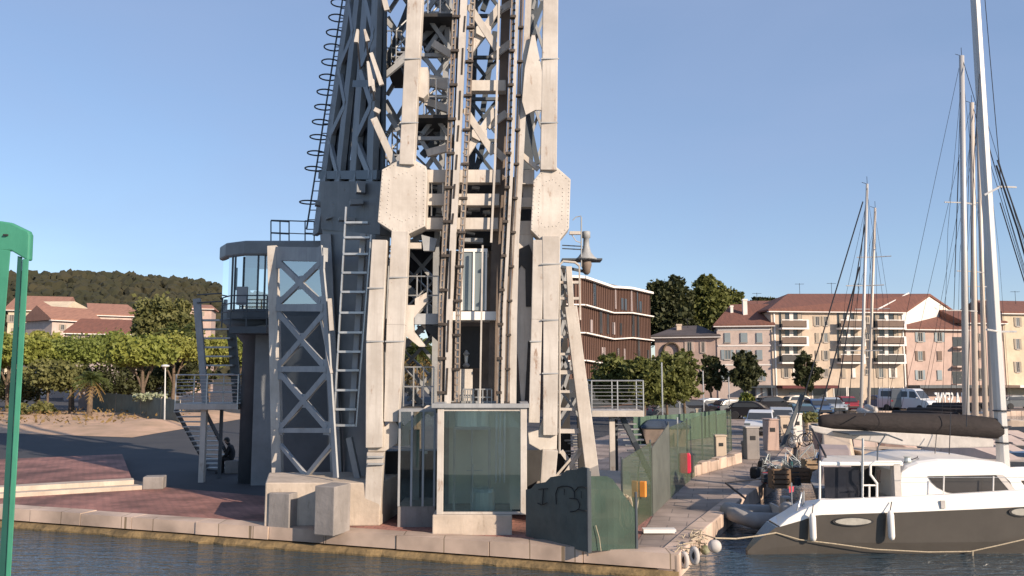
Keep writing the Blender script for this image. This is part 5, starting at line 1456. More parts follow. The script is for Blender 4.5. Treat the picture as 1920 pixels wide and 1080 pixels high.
# motor boats
def motorboat(label, c, L_, rz, hullm, domed=True, cabm=None):
    t = thing('motor_boat', label, 'motor boat', c, 'small motor boats in the basin')
    ca, sa = math.cos(rz), math.sin(rz)
    def W(x,y,z): return c + Vector((x*ca-y*sa, x*sa+y*ca, z))
    MB().loft([[W(x*L_,-w*L_,zt),W(x*L_,-w*L_*.7,.0),W(x*L_,w*L_*.7,.0),W(x*L_,w*L_,zt)] for x,w,zt in ((-.5,.17,.8),(-.2,.19,.85),(.2,.16,.95),(.42,.07,1.05),(.5,.01,1.1))]).build('hull', hullm, t)
    MB().loft([[W(x*L_,-w*L_,.8),W(x*L_,-w*L_*.8,zt),W(x*L_,w*L_*.8,zt),W(x*L_,w*L_,.8)] for x,w,zt in ((-.3,.13,1.25),(-.1,.14,1.85),(.08,.13,1.95),(.16,.12,1.7),(.26,.08,1.15))]).build('cabin', cabm or M['white'], t, smooth=False, bevel=.05)
    if domed: MB().loft([[W(x*L_,-w*L_-.02,z0),W(x*L_,-w*L_*.93-.02,z1),W(x*L_,w*L_*.93+.02,z1),W(x*L_,w*L_+.02,z0)] for x,w,z0,z1 in ((-.06,.128,1.35,1.65),(.1,.116,1.35,1.6))]).build('windows', M['glassdark'], t)
    return t
motorboat('white motor boat with a domed wheelhouse showing over the brown sail cover', P(1725,775,46)*1 + Vector((0,0,-.5-P(1725,775,46).z)), 7.5, .15, M['white'], False)
motorboat('blue hulled motor boat below the mirrored white lettering', Vector((X(1782,50),50,-.9)), 6.0, 3.3, M['boatblue'], False)
motorboat('white motor boat moored by the basin wall under the cream awning', Vector((X(1905,40),40,-.5)), 6.0, 2.8, M['pl_cream'], True, M['pl_cream'])
motorboat('white motor boat half hidden below the boom', Vector((X(1640,36),36,-.75)), 5.0, 2.4, M['wood'], True, M['pl_pink'])
motorboat('small grey motor boat moored by the crates on the quay edge', Vector((10.7,27.0,-.62)), 4.2, 1.25, M['greyrib'], True, M['pl_grey'])
motorboat('small blue motor boat tied behind the grey one at the quay', Vector((13.4,33.5,-.6)), 4.8, 1.2, M['boatblue'], True, M['pl_cream'])
motorboat('small brown motor boat tied third along the quay', Vector((16.0,40.0,-.6)), 5.0, 1.25, M['wood'], True, M['pl_pink'])
# bags, cans and baskets along the quay edge
BAG = [mat('red_bag',(.35,.04,.05),.8), mat('blue_bag',(.05,.09,.22),.8), mat('tan_bag',(.38,.28,.18),.9), M['white'], M['rubber'], mat('teal_can',(.05,.22,.20),.5)]
rb = random.Random(31)
for i, (px, py, lab) in enumerate(((1436,906,'red fish box beside the gangway'),(1448,898,'navy blue bag by the first crate'),(1476,894,'tan canvas bag between the crates'),(1508,890,'white plastic can beside the wide crate'),(1430,888,'black rubber tub behind the gangway'),(1490,882,'teal jerry can behind the crates'),(1416,897,'black bucket at the top of the gangway'),(1525,880,'tan sack nearest the hard top'))):
    c = G(px, py); w, d, h = rb.uniform(.28,.45), rb.uniform(.25,.35), rb.uniform(.28,.5)
    t = thing('dock_bag' if 'bag' in lab or 'sack' in lab else 'dock_box', lab, 'bag' if 'bag' in lab or 'sack' in lab else 'box', c, 'bags and boxes on the quay edge')
    an = rb.uniform(0,1.5); ca, sa = math.cos(an), math.sin(an)
    m = MB(); m.loft([[c+Vector((x*ca*k-y*sa*k, x*sa*k+y*ca*k, z)) for x,y in ((-w/2,-d/2),(w/2,-d/2),(w/2,d/2),(-w/2,d/2))] for k,z in ((.85,0),(1,h*.3),(.95,h*.8),(.7,h))]); m.build('shell', BAG[(2 if 'tan' in lab else 0 if 'red' in lab else 1 if 'navy' in lab else 3 if 'white' in lab else 5 if 'teal' in lab else 4)], t, bevel=.03)
    m = MB(); m.tube([c+Vector((-.1,0,h-.02)), c+Vector((-.07,0,h+.1)), c+Vector((.07,0,h+.1)), c+Vector((.1,0,h-.02))], .012, 5); m.build('handle', M['rubber'], t)
# mirrored name on a board seen from behind
def textmesh(body, size, ext):
    cu = bpy.data.curves.new('lettering', 'FONT'); cu.body = body; cu.size = size; cu.extrude = ext; cu.offset = .012*size; cu.space_character = 1.12
    ob = bpy.data.objects.new('lettering', cu); COL.objects.link(ob)
    dg = bpy.context.evaluated_depsgraph_get(); dg.update()
    me = bpy.data.meshes.new_from_object(ob.evaluated_get(dg))
    bpy.data.objects.remove(ob); bpy.data.curves.remove(cu)
    return me
SYY = 58.0
lt = thing('lettered_barrier', 'row of big white letters spelling LA SEYNE seen mirrored from behind', 'letters', Vector((X(1776,SYY),SYY,0)))
me = textmesh('LA SEYNE', 1.05, .05)
xs = [v.co.x for v in me.vertices]; cx = (min(xs)+max(xs))/2; wtot = max(xs)-min(xs)
target = (1800-1748)/F*SYY
zb_ = P(1776,760,SYY).z
for v in me.vertices:
    x, y, z = v.co
    v.co = Vector((-(x-cx)*target/wtot, z, y*1.25 + zb_))
me.materials.append(M['letter'])
lo_ = bpy.data.objects.new('lettering', me); COL.objects.link(lo_); lo_.parent = lt; ORG[lo_.name] = ORG[lt.name]
m = MB(); xx = X(1776,SYY)
m.box(xx-1.2,xx+1.2,SYY-.05,SYY+.05,zb_-.35,zb_-.04); m.build('base_rail', M['boatblue'], lt)
for k in (-1,1):
    m = MB(); m.box(xx+k*.9-.05,xx+k*.9+.05,SYY-.04,SYY+.04,-.6,zb_-.35); m.build('support', DK, lt)

# ---------------------------------------------------------------- cars
def make_car(label, paint, c, rz, van=False):
    t = thing('parked_car' if not van else 'parked_van', label, 'car' if not van else 'van', (0,0,0), 'vehicles parked along the harbour')
    L_, W_, Hh = (4.1,1.72,1.45) if not van else (5.2,1.95,2.2)
    if not van:
        low = [(-2.05,.35),(-2.05,.62),(-1.98,.86),(-1.2,.93),(.85,.93),(1.65,.84),(2.0,.66),(2.05,.38),(1.9,.28),(-1.9,.28)]
        gh0 = [(-1.75,.92),(-1.45,1.30),(-.9,1.44),(.05,1.45),(.45,1.34),(1.0,.92)]
    else:
        low = [(-2.6,.35),(-2.6,1.2),(1.7,1.2),(2.4,1.05),(2.6,.8),(2.6,.4),(2.4,.3),(-2.4,.3)]
        gh0 = [(-2.58,1.19),(-2.5,2.1),(-2.3,2.2),(1.0,2.2),(1.25,2.08),(1.85,1.19)]
    m = MB(); m.loft([[(x,y*W_/2*(1 if 0<i<3 else .94),z) for x,z in low] for i,y in enumerate((-1,-.94,.94,1))]); bd = m.build('body', paint, t, bevel=.05)
    m = MB()
    for a in (0,1): pass
    m.loft([[(x*(1-.0),y*W_/2*(.80 if z>1.2 or (van and z>1.8) else .92),z) for x,z in gh0] for y in (-1,1)]); m.build('cabin', paint, t, bevel=.04)
    g = MB()
    if not van:
        for y in (-1,1): g.add([(-1.50,y*.80,.97),(-1.28,y*.735,1.28),(.02,y*.725,1.33),(.34,y*.735,1.26),(.72,y*.80,.97)], [(0,1,2,3,4)])
        for p in g.v: p.y *= 1.01
        g.hexa([(.56,-.66,1.30),(.56,.66,1.30),(1.03,.72,.95),(1.03,-.72,.95),(.53,-.66,1.30),(.53,.66,1.30),(1.0,.72,.945),(1.0,-.72,.945)])
        g.hexa([(-1.53,-.6,1.28),(-1.53,.6,1.28),(-1.79,.68,.98),(-1.79,-.68,.98),(-1.50,-.6,1.28),(-1.50,.6,1.28),(-1.76,.68,.98),(-1.76,-.68,.98)])
    else:
        for y in (-1,1):
            g.hexa([(-2.2,y*.905,1.4),(.5,y*.905,1.4),(.5,y*.88,1.4),(-2.2,y*.88,1.4),(-2.2,y*.80+y*.02,1.95),(.5,y*.82,1.95),(.5,y*.7,1.95),(-2.2,y*.7,1.95)])
            g.hexa([(.7,y*.905,1.35),(1.6,y*.905,1.3),(1.6,y*.88,1.3),(.7,y*.88,1.35),(.7,y*.82,1.95),(1.2,y*.82,1.95),(1.2,y*.7,1.95),(.7,y*.7,1.95)])
        g.hexa([(1.30,-.74,2.02),(1.30,.74,2.02),(1.82,.82,1.28),(1.82,-.82,1.28),(1.26,-.74,2.02),(1.26,.74,2.02),(1.78,.82,1.28),(1.78,-.82,1.28)])
    g.build('window', M['glassdark'], t)
    for x in ((-1.28,1.28) if not van else (-1.6,1.7)):
        for y in (-1,1):
            m = MB(); m.lathe([(.20,-.10),(.31,-.10),(.325,-.05),(.325,.05),(.31,.10),(.20,.10)], (x,y*(W_/2-.10),.325), 18, 'Y'); w = m.build('wheel', M['tyre'], t)
            m = MB(); m.lathe([(.20,-.09),(.20,.09)], (x,y*(W_/2-.095),.325), 12, 'Y'); m.build('rim', M['rim'], w)
    fx = L_/2
    for y in (-1,1):
        m = MB(); m.cbox((fx-.10,y*W_*.36,.68 if not van else .8), .16,.34,.14); m.build('headlight', M['glasspale'], t, bevel=.03)
        m = MB(); m.cbox((-fx+.06,y*W_*.40,.74 if not van else 1.0), .12,.22,.18); m.build('tail_light', M['red'], t, bevel=.02)
        m = MB(); m.cbox((.62 if not van else 1.5,y*(W_/2+.06),.98 if not van else 1.35), .14,.16,.11); m.build('mirror', paint, t, bevel=.02)
    m = MB(); m.cbox((fx-.0,0,.47),.05,1.1,.16); m.build('grille', M['rubber'], t)
    t.location = c; t.rotation_euler.z = rz
    return t
c0 = make_car('white hatchback facing the water, nearest to the netting', CARS['white'], (X(1424,50),50,0), -1.95)
spots = [(1408,66,'black','black car under the hedge just behind the white hatchback',-.4),(1462,54,'silver','silver car beside the white hatchback',-1.85),(1500,60,'teal','teal car with a big windscreen before the shop fronts',-1.7),
         (1375,72,'grey','grey car parked past the yellow green bush',.3),(1340,74,'white','white car half hidden by the yard fence',.2),(1300,70,'black','black car parked beyond the green net fence',.1),
         (1262,66,'grey','dark grey car behind the green net nearest the trees',.15),(1530,72,'blue','blue car in the row under the street tree',-1.6),(1556,76,'silver','silver car in the row before the balcony house',-1.6),
         (1585,80,'red','dark red car in the row before the balcony house',-1.6),(1450,80,'black','black car parked close to the shop awning',.05),(1500,84,'cream','cream car parked by the cafe front',.1),
         (1650,84,'blue','blue car parked behind the two white masts',-1.5),(1690,84,'white','white car parked beside the grey lorry',-1.6),(1905,84,'grey','grey car parked before the pale yellow house',.0)]
for px, Y, cn, lab, rz in spots:
    dup(c0, (X(px,Y),Y,0), rz, lab, mats={'body':CARS[cn],'cabin':CARS[cn],'mirror':CARS[cn]})
make_car('white minibus parked beyond the basin beside the white letters', CARS['white'], (X(1698,80),80,0), -.95, van=True)
lo2 = make_car('grey lorry like van parked before the balcony house', CARS['grey'], (X(1680,82),82,0), 1.25, van=True)

# ---------------------------------------------------------------- bicycles and clutter on the quay by the stern
def bicycle(label, c, rz, frame_m):
    t = thing('bicycle', label, 'bicycle', (0,0,0), 'bicycles on the quay')
    for x in (-.52,.52):
        m = MB(); m.ring((x,0,.34), .31, .022, 22, 6, 'Y'); w = m.build('wheel', M['tyre'], t)
        m = MB()
        for k in range(8):
            a = math.pi*k/8; m.tube([(x-.3*math.cos(a),0,.34-.3*math.sin(a)),(x+.3*math.cos(a),0,.34+.3*math.sin(a))], .004, 3)
        m.build('spokes', M['rail'], w)
    m = MB()
    for a, b2 in (((-.52,0,.34),(-.15,0,.32)),((-.15,0,.32),(-.24,0,.78)),((-.52,0,.34),(-.22,0,.72)),((-.22,0,.72),(.36,0,.76)),((-.15,0,.32),(.38,0,.68)),((.34,0,.86),(.52,0,.34))): m.tube([a,b2], .02, 6)
    m.build('frame', frame_m, t)
    m = MB(); m.tube([(.34,0,.86),(.32,0,.95),(.36,-.27,1.0)], .014, 5); m.tube([(.32,0,.95),(.36,.27,1.0)], .014, 5); m.build('handlebar', M['rubber'], t)
    m = MB(); m.loft([[(-.38,-.07,.83),(-.38,.07,.83),(-.38,.05,.88),(-.38,-.05,.88)],[(-.12,-.02,.84),(-.12,.02,.84),(-.12,.015,.87),(-.12,-.015,.87)]]); m.tube([(-.24,0,.78),(-.26,0,.85)], .014, 5); m.build('saddle', M['rubber'], t)
    t.location = c; t.rotation_euler.z = rz
    return t
b0 = bicycle('white framed bicycle parked at the basin edge by the pale litter frame', G(1498,836), .25, M['white'])
for px, py, rz, lab, fm in ((1470,842,.1,'dark bicycle leaning beside the grey cabinet',M['wire']),(1528,838,-.2,'grey bicycle at the end of the row by the brown bin',M['rail'])):
    dup(b0, G(px,py), rz, lab, mats={'frame':fm})
def bin_(px, py, w, h, mm, label):
    c = G(px,py); t = thing('waste_bin', label, 'bin', c)
    m = MB(); m.loft([[c+Vector((-w/2*k,-w/2*k,z)),c+Vector((w/2*k,-w/2*k,z)),c+Vector((w/2*k,w/2*k,z)),c+Vector((-w/2*k,w/2*k,z))] for k,z in ((.85,.0),(1,h))]); m.build('bin', mm, t, bevel=.03)
    m = MB(); m.cbox(c+Vector((0,0,h+.04)), w*1.08, w*1.08, .07); m.build('lid', DK, t, bevel=.02)
bin_(1542,842,.75,1.15,M['pl_pink'],'pinkish brown wheeled bin on the quay behind the hard top')
# folded table, crates and a grill heap near the stern
def crate(px, py, w, h, mm, label, Y=None):
    c = G(px,py); t = thing('slatted_crate', label, 'crate', c, 'crates near the stern')
    for k in range(4):
        m = MB(); z = h*(k+.1)/4; 
        m.box(c.x-w/2,c.x+w/2,c.y-.25,c.y-.23,z,z+h*.17); m.build('slat', mm, t)
        m = MB(); m.box(c.x-w/2,c.x+w/2,c.y+.23,c.y+.25,z,z+h*.17); m.build('slat', mm, t)
    for sx in (-1,1):
        m = MB(); m.box(c.x+sx*w/2-.03,c.x+sx*w/2+.03,c.y-.22,c.y+.22,0,h); m.build('end_panel', mm, t)
crate(1462,915,.55,.62,M['wood'],'brown wooden crate framed in pale wood beside the tender')
crate(1495,905,.7,.5,M['wood'],'wide brown crate between the tender and the hard top')
crate(1522,898,.5,.7,mat('tan_wood',(.34,.24,.15),.8,nscale=5,namt=.4),'tan wooden crate right behind the catamaran post')
m = MB(); rr_ = random.Random(21)
for i in range(46):
    c = G(rr_.uniform(1425,1535), rr_.uniform(882,905)); a = c + Vector((0,0,rr_.uniform(.1,.8)))
    m.tube([a, a+Vector((rr_.uniform(-.5,.5),rr_.uniform(-.3,.3),rr_.uniform(-.3,.5)))], rr_.uniform(.008,.02), 4)
kind(m.build('fishing_gear', M['dimmetal']), 'stuff', 'heap of poles, frames and fishing gear on the quay near the stern')
m = MB(); 
for i in range(14):
    c = G(rr_.uniform(1425,1535), rr_.uniform(880,910)); m.cbox(c+Vector((0,0,rr_.uniform(.05,.35))), rr_.uniform(.15,.5), rr_.uniform(.1,.3), rr_.uniform(.08,.35), rr_.uniform(0,3))
kind(m.build('deck_clutter', M['darksteel']), 'stuff', 'dark bags and boxes heaped on the quay near the stern')
t = thing('pole_flag', 'small red pennant on a pole at the catamaran stern', 'flag', P(1486,985,20.2)*1)
m = MB(); m.tube([P(1486,985,20.2), P(1484,905,20.2)], .015, 5); m.build('pole', M['rail'], t)
m = MB(); m.loft([[P(1479,912,20.2),P(1489,912,20.2),P(1489,912,20.3),P(1479,912,20.3)],[P(1480,924,20.2),P(1488,922,20.2),P(1488,922,20.3),P(1480,924,20.3)]]); m.build('pennant', mat('pink_red_cloth',(.55,.07,.10),.8), t)
m = MB(); a = P(1478,845,30); m.bar(P(1466,838,38), P(1504,740,38), .16, .12); tag(m.build('leaning_strut', DK), 'long dark strut leaning over the quay before the teal car', 'strut')
# ---------------------------------------------------------------- houses
M['curtained'] = mat('curtained_window', (.17,.15,.13), .4, nscale=3, namt=.5, stretch=(6,6,.3))
PINES = [M['pineleaf'], leafmat('pine_needles_deep', (.24,.28,.065), (.12,.15,.04), .5, .3), leafmat('pine_needles_yellow', (.36,.35,.085), (.20,.22,.055), .5, .3)]
class Face:
    """a vertical house front given by its end pixels and depths; at() turns a pixel into (u, z) on it"""
    def __init__(s, pxa, Ya, pxb, Yb):
        s.a = Vector((X(pxa,Ya),Ya,0)); s.b = Vector((X(pxb,Yb),Yb,0))
        s.d = (s.b-s.a).normalized(); s.n = Vector((s.d.y,-s.d.x,0)); s.L = (s.b-s.a).length
    def at(s, px, py):
        r = ray(px,py); den = s.n.dot(Vector((r.x,r.y,0))); t = s.n.dot(s.a)/den
        p = r*t
        return (Vector((p.x,p.y,0))-s.a).dot(s.d), CAMZ + r.z*t
    def w(s, u, z, o=0): return s.a + s.d*u + s.n*o + Vector((0,0,z))
    def box(s, mb, u0,u1,z0,z1,o0,o1):
        return mb.hexa([s.w(u0,z0,o0),s.w(u1,z0,o0),s.w(u1,z0,o1),s.w(u0,z0,o1),s.w(u0,z1,o0),s.w(u1,z1,o0),s.w(u1,z1,o1),s.w(u0,z1,o1)])
def house(name, label, f, zt, depth, wm, cat='house', group=None):
    t = thing(name, label, cat, (f.a+f.b)/2, group)
    m = MB(); f.box(m,0,f.L,-.1,zt,0,-depth); m.build('wall', wm, t)
    return t
WR = random.Random(77)
def window(t, f, x0, y0, x1, y1, frame=None, pane=None, shut=None, open_=True, z=None):
    if shut and open_ and WR.random() < .18: open_ = False
    if pane is None: pane = WR.choice((M['glassdark'],M['glassdark'],M['glassdark'],M['glasspale'],M['curtained']))
    u0, z1 = f.at(x0,y0); u1, z0 = f.at(x1,y1)
    fw = .06
    m = MB()
    f.box(m,u0,u1,z0,z0+fw,.0,.07); f.box(m,u0,u1,z1-fw,z1,.0,.07); f.box(m,u0,u0+fw,z0+fw,z1-fw,.0,.07); f.box(m,u1-fw,u1,z0+fw,z1-fw,.0,.07)
    f.box(m,(u0+u1)/2-.025,(u0+u1)/2+.025,z0+fw,z1-fw,.0,.06)
    f.box(m,u0-.05,u1+.05,z0-.08,z0-.003,0,.12)
    w = m.build('window', frame or M['winframe'], t)
    m = MB(); f.box(m,u0+fw,u1-fw,z0+fw,z1-fw,.0,.02); m.build('pane', pane or M['glassdark'], w)
    if shut:
        m = MB(); sw = (u1-u0)*.48
        if open_: f.box(m,u0-sw-.02,u0-.02,z0,z1,.0,.08); m.build('shutter', shut, w); m = MB(); f.box(m,u1+.02,u1+sw+.02,z0,z1,.0,.08)
        else: f.box(m,u0+.02,u1-.02,z0+.02,z1-.02,.075,.12)
        m.build('shutter', shut, w)
    return w
def gable_roof(t, f, zt, depth, rise, m_, ov=.5, hip0=0, hip1=0, name='roof', z0=None):
    """ridge along the front; hips at the ends when hip>0"""
    a0,a1 = f.w(-ov,zt,ov), f.w(f.L+ov,zt,ov)
    b0,b1 = f.w(-ov,zt,-depth-ov), f.w(f.L+ov,zt,-depth-ov)
    r0,r1 = f.w(-ov+hip0,zt+rise,-depth/2), f.w(f.L+ov-hip1,zt+rise,-depth/2)
    th = Vector((0,0,.22))
    m = MB(); m.add([a0,a1,b1,b0,a0+th,a1+th,b1+th,b0+th,r0+th,r1+th],[(0,3,2,1),(0,1,5,4),(1,2,6,5),(2,3,7,6),(3,0,4,7),(4,5,9,8),(6,7,8,9),(5,6,9),(7,4,8)])
    ro = m.build(name, m_, t)
    m = MB(); f.box(m,-ov,f.L+ov,zt-.12,zt-.005,.02,ov+.08); m.build('eaves', M['whiteband'], t)
    return ro
def chimney(ro, f, px, py0, py1, dep, wpx, mm):
    c = P(px,py1,f.a.y+dep); c2 = P(px,py0,f.a.y+dep); w = wpx*(f.a.y+dep)/F
    m = MB(); m.box(c.x-w/2,c.x+w/2,c.y-w*.4,c.y+w*.4,c.z-1.2,c2.z); m.box(c.x-w*.62,c.x+w*.62,c.y-w*.5,c.y+w*.5,c2.z+.003,c2.z+.22); m.build('chimney', mm, ro)

# small pink house with ivy arch
f = Face(1229,104,1346,101.6)
zt = f.at(1290,632)[1]
H = house('town_house', 'small pink two storey house with grey roof beside the dark tall trees', f, zt, 9, M['pl_pink'], group='houses along the harbour')
ro = gable_roof(H,f,zt,9,1.5,M['slate'],.5,3,3); chimney(ro,f,1273,611,632,1.5,9,M['pl_cream'])
for a in ((1288,641,1297,661),(1315,641,1321,661),(1293,686,1300,705),(1316,686,1323,705)): window(H,f,*a,shut=M['pl_pale'])
m = MB(); pts = []
for k in range(11):
    an = math.pi*k/10; u,z = f.at(1259+14*math.cos(an)*-1, 656-13*math.sin(an)); pts.append(f.w(u,z,.2))
pts = [f.w(f.at(1245,690)[0],f.at(1245,690)[1],.2)] + pts + [f.w(f.at(1273,690)[0],f.at(1273,690)[1],.2)]
m.tube(pts, .14, 6); m.build('trellis_arch', M['trunk'], H)
# pale house with blue grey shutters
f = Face(1346,101.5,1449.5,100.1)
zt = f.at(1400,611)[1]
H = house('town_house', 'pale pink house with blue grey shutters and a steep red roof', f, zt, 9, M['pl_pale'], group='houses along the harbour')
ro = gable_roof(H,f,zt,9,2.9,M['roof'],.4,2.5,.2); chimney(ro,f,1372,576,590,2,5,M['pl_white']); chimney(ro,f,1397,564,596,1.2,8,M['pl_white'])
for (x0,x1) in ((1355,1372),(1385,1404),(1415,1432)):
    for (y0,y1) in ((624,642),(656,674),(694,714)):
        window(H,f,x0+3,y0,x1-2,y1,pane=M['glasspale'],shut=M['shutblue'],open_=(y0>630))
m = MB(); u0,z0 = f.at(1348,720); u1,_ = f.at(1450,720)
for yy in (618, 648, 684): 
    zz = f.at(1400,yy)[1]; f.box(m,.1,f.L-.1,zz-.08,zz+.08,0,.06)
m.build('string_course', M['whiteband'], H)
m = MB(); u0,z1 = f.at(1405,722); u1,z0 = f.at(1452,752); f.box(m,u0,u1,z1-.3,z1,0,1.6); m.build('awning', DK, H)
for px in (1412,1422,1434,1444):
    m = MB(); u,_ = f.at(px,740); f.box(m,u-.25,u+.25,0,2.2,.0,.05); m.build('shop_bay', M['white'] if px%4 else M['glassdark'], H)
# big balcony house
f = Face(1449,100,1698,102)
zt = f.at(1580,585)[1]
H = house('apartment_house', 'long cream four storey house with white edged balconies and dark red roof', f, zt, 11, M['pl_cream'], 'apartment house', 'houses along the harbour')
AP = Face(1699,102.2,1806,110); au, az = AP.at(1742,554); apex = AP.w(au,az,.15); fe = AP.w(AP.L, AP.at(1805,594)[1], .15)
a0, a1 = f.w(-.5,zt,.5), AP.w(0,zt,.4)+Vector((0,-.3,0)); b0 = f.w(-.5,zt,-11.5); r0 = f.w(5.0,zt+2.6,-5.5)
th = Vector((0,0,.22))
m = MB(); m.add([a0,a1,apex-th*.5,r0,b0,fe, a0+th,a1+th,apex+th,r0+th,b0+th,fe+th],[(0,1,7,6),(6,7,8,9),(6,9,10),(9,8,11,10),(1,2,8,7),(2,5,11,8),(0,6,10,4),(0,3,2,1),(0,4,3),(3,4,5,2),(4,10,11,5)])
ro = m.build('roof', M['roof'], H)
m = MB(); f.box(m,-.5,f.L+.2,zt-.12,zt-.005,.02,.58); m.build('eaves', M['whiteband'], H)
m = MB(); va = P(1641,583,f.a.y+1.3); m.tube([a0.lerp(a1,.78)+Vector((0,0,.3)), a0.lerp(a1,.86).lerp(r0.lerp(apex,.80),.55)+Vector((0,0,.32)), r0.lerp(apex,.85)+Vector((0,0,.3))], .10, 5); m.build('verge', M['whiteband'], ro)
rows = [(592,612),(623,643),(656,676),(690,708)]
bal = [(1459,1509),(1568,1614),(1636,1690)]
for ri,(y0,y1) in enumerate(rows):
    for (x0,x1) in bal:
        n = 2
        if ri < 3:
            m = MB(); u0,z0 = f.at(x0,y1+3); u1,_ = f.at(x1,y1+3)
            f.box(m,u0,u1,z0-.22,z0,0,1.15); bo = m.build('balcony', M['whiteband'], H)
            m = MB(); f.box(m,u0+.08,u1-.08,z0+.12,z0+.85,1.02,1.08); m.build('balustrade', M['shutbrown'] if (ri+x0)%3 else BK, bo)
            m = MB(); f.box(m,u0+.02,u1-.02,z0+.90,z0+1.0,1.0,1.12); f.box(m,u1-.3,u1,z0+.002,z0+.9,.0,1.13); m.build('parapet', M['whiteband'], bo)
            m = MB(); f.box(m,u0+.15,u1-.35,z0+.02,z0+2.15,.01,.03); m.build('recess', M['glassdark'], bo)
            for k in range(3):
                m = MB(); uu = u0+.4+(u1-u0-.9)*k/2.4; f.box(m,uu,uu+.5,z0+.03,z0+2.0,.035,.10); m.build('shutter', M['shutbeige'] if k!=1 else M['pl_white'], bo)
            for k in range(2):
                m = MB(); uu = WR.uniform(u0+.3, u1-.9); ww = WR.uniform(.3,.9); f.box(m,uu,uu+ww,z0+.15,z0+WR.uniform(.7,1.15),.5,.9); m.build('balcony_clutter', WR.choice((M['leaf'],M['pl_white'],M['red'],M['shutblue'],M['wood'],M['canvas'])), bo)
        else:
            w_ = (x1-x0)
            window(H,f,x0+w_*.2,y0,x0+w_*.38,y1,shut=M['shutbeige']); window(H,f,x0+w_*.62,y0,x0+w_*.78,y1,shut=M['pl_white'])
    for px in (1532,1548): 
        window(H,f,px-4,y0+1,px+4,y1-1,shut=M['shutbeige'])
    window(H,f,1622,y0+2,1630,y1-6,shut=None)
m = MB(); 
for px in (1453, 1694): 
    u,_ = f.at(px,650); m = MB(); f.box(m,u-.08,u+.08,.1,zt-.2,.0,.12); m.build('downpipe', M['whiteband'], H)

m = MB(); u0,z1 = f.at(1455,724); u1,_ = f.at(1560,724); f.box(m,u0,u1,z1-.25,z1+.1,0,1.8); m.build('awning', mat('dark_red_awning',(.12,.03,.03),.8,nscale=2,namt=.3), H)
m = MB(); u0,z1 = f.at(1480,736); u1,_ = f.at(1515,736); f.box(m,u0,u1,.4,z1,0,.08); m.build('shop_front', M['glasspale'], H)
for px in (1536,1576,1600,1640,1662,1680):
    m = MB(); u,z1 = f.at(px,724); f.box(m,u-.9,u+.9,.05,z1-.2,.0,.03); sh = m.build('shop_bay', M['glassdark'], H)
    m = MB(); f.box(m,u-1.0,u-.88,.05,z1-.1,.0,.06); f.box(m,u+.88,u+1.0,.05,z1-.1,.0,.06); m.build('jamb', M['pl_white'], sh)
# its white gable end
f2 = Face(1699,102.2,1806,110)
zt2 = f2.at(1699,588)[1]
ge = [f2.w(0,0,0), f2.w(f2.L,0,0), f2.w(f2.L,f2.at(1805,594)[1],0), f2.w(f2.at(1742,554)[0],f2.at(1742,554)[1],0), f2.w(0,zt2,0)]
m = MB(); m.prism(ge, f2.n*-.4); m.build('gable_wall', M['pl_white'], H)
# lower pink house before it
f = Face(1702,101.9,1812,103.4)
zt = f.at(1750,618)[1]
H = house('town_house', 'pink three storey house with red tiled roof below the bright white gable', f, zt, 7, M['pl_pink'], group='houses along the harbour')
ro = gable_roof(H,f,zt,7,1.7,M['roof'],.5,1.5,0)
for (x0,x1) in ((1717,1733),(1753,1769)):
    for i,(y0,y1) in enumerate(((623,641),(658,676),(694,712))): window(H,f,x0+3,y0,x1-3,y1,shut=M['shutblue'] if (i+x0)%2 else M['shutbrown'])
for (y0,y1) in ((632,650),(660,686),(696,720)):
    m = MB(); u0,z0 = f.at(1785,y1); u1,z1 = f.at(1806,y0); f.box(m,u0,u1,z0-.2,z0,0,.9); bo = m.build('balcony', M['pl_pale'], H)
    m = MB(); f.box(m,u0+.1,u1-.1,z0+.02,z1,.01,.03); m.build('recess', M['glassdark'], bo)
m = MB(); u0,z1 = f.at(1702,722); f.box(m,0,f.L,z1-.35,z1,0,2.2); m.build('awning', DK, H)
# mauve house between the masts
f = Face(1812.5,103.3,1886,104.3)
zt = f.at(1850,606)[1]
H = house('town_house', 'mauve pink house glimpsed between the crowded masts', f, zt, 8, M['pl_pink'], group='houses along the harbour')
gable_roof(H,f,zt,8,1.8,M['roof'],.4,0,0)
for x0 in (1834,1868):
    for (y0,y1) in ((625,640),(657,672),(690,712)): window(H,f,x0,y0,x0+8,y1,shut=M['shutbrown'])
m = MB(); _,z1 = f.at(1850,722); f.box(m,0,f.L,z1-.3,z1,0,2.2); m.build('awning', M['shutbrown'], H)
# bright yellowish house at the edge
f = Face(1886.5,104.2,1995,105.5)
zt = f.at(1905,588)[1]
H = house('town_house', 'bright pale yellow house with a dark red roof beyond the catamaran mast', f, zt, 9, M['pl_yellow'], group='houses along the harbour')
gable_roof(H,f,zt,9,1.9,M['roof'],.4,0,0)
for x0 in (1904,1938):
    for (y0,y1) in ((595,612),(635,655),(678,698)): window(H,f,x0,y0,x0+8,y1,shut=M['shutbeige'])
m = MB(); _,z1 = f.at(1905,722); f.box(m,0,f.L,z1-.3,z1,0,2.0); m.build('awning', M['whiteband'], H)
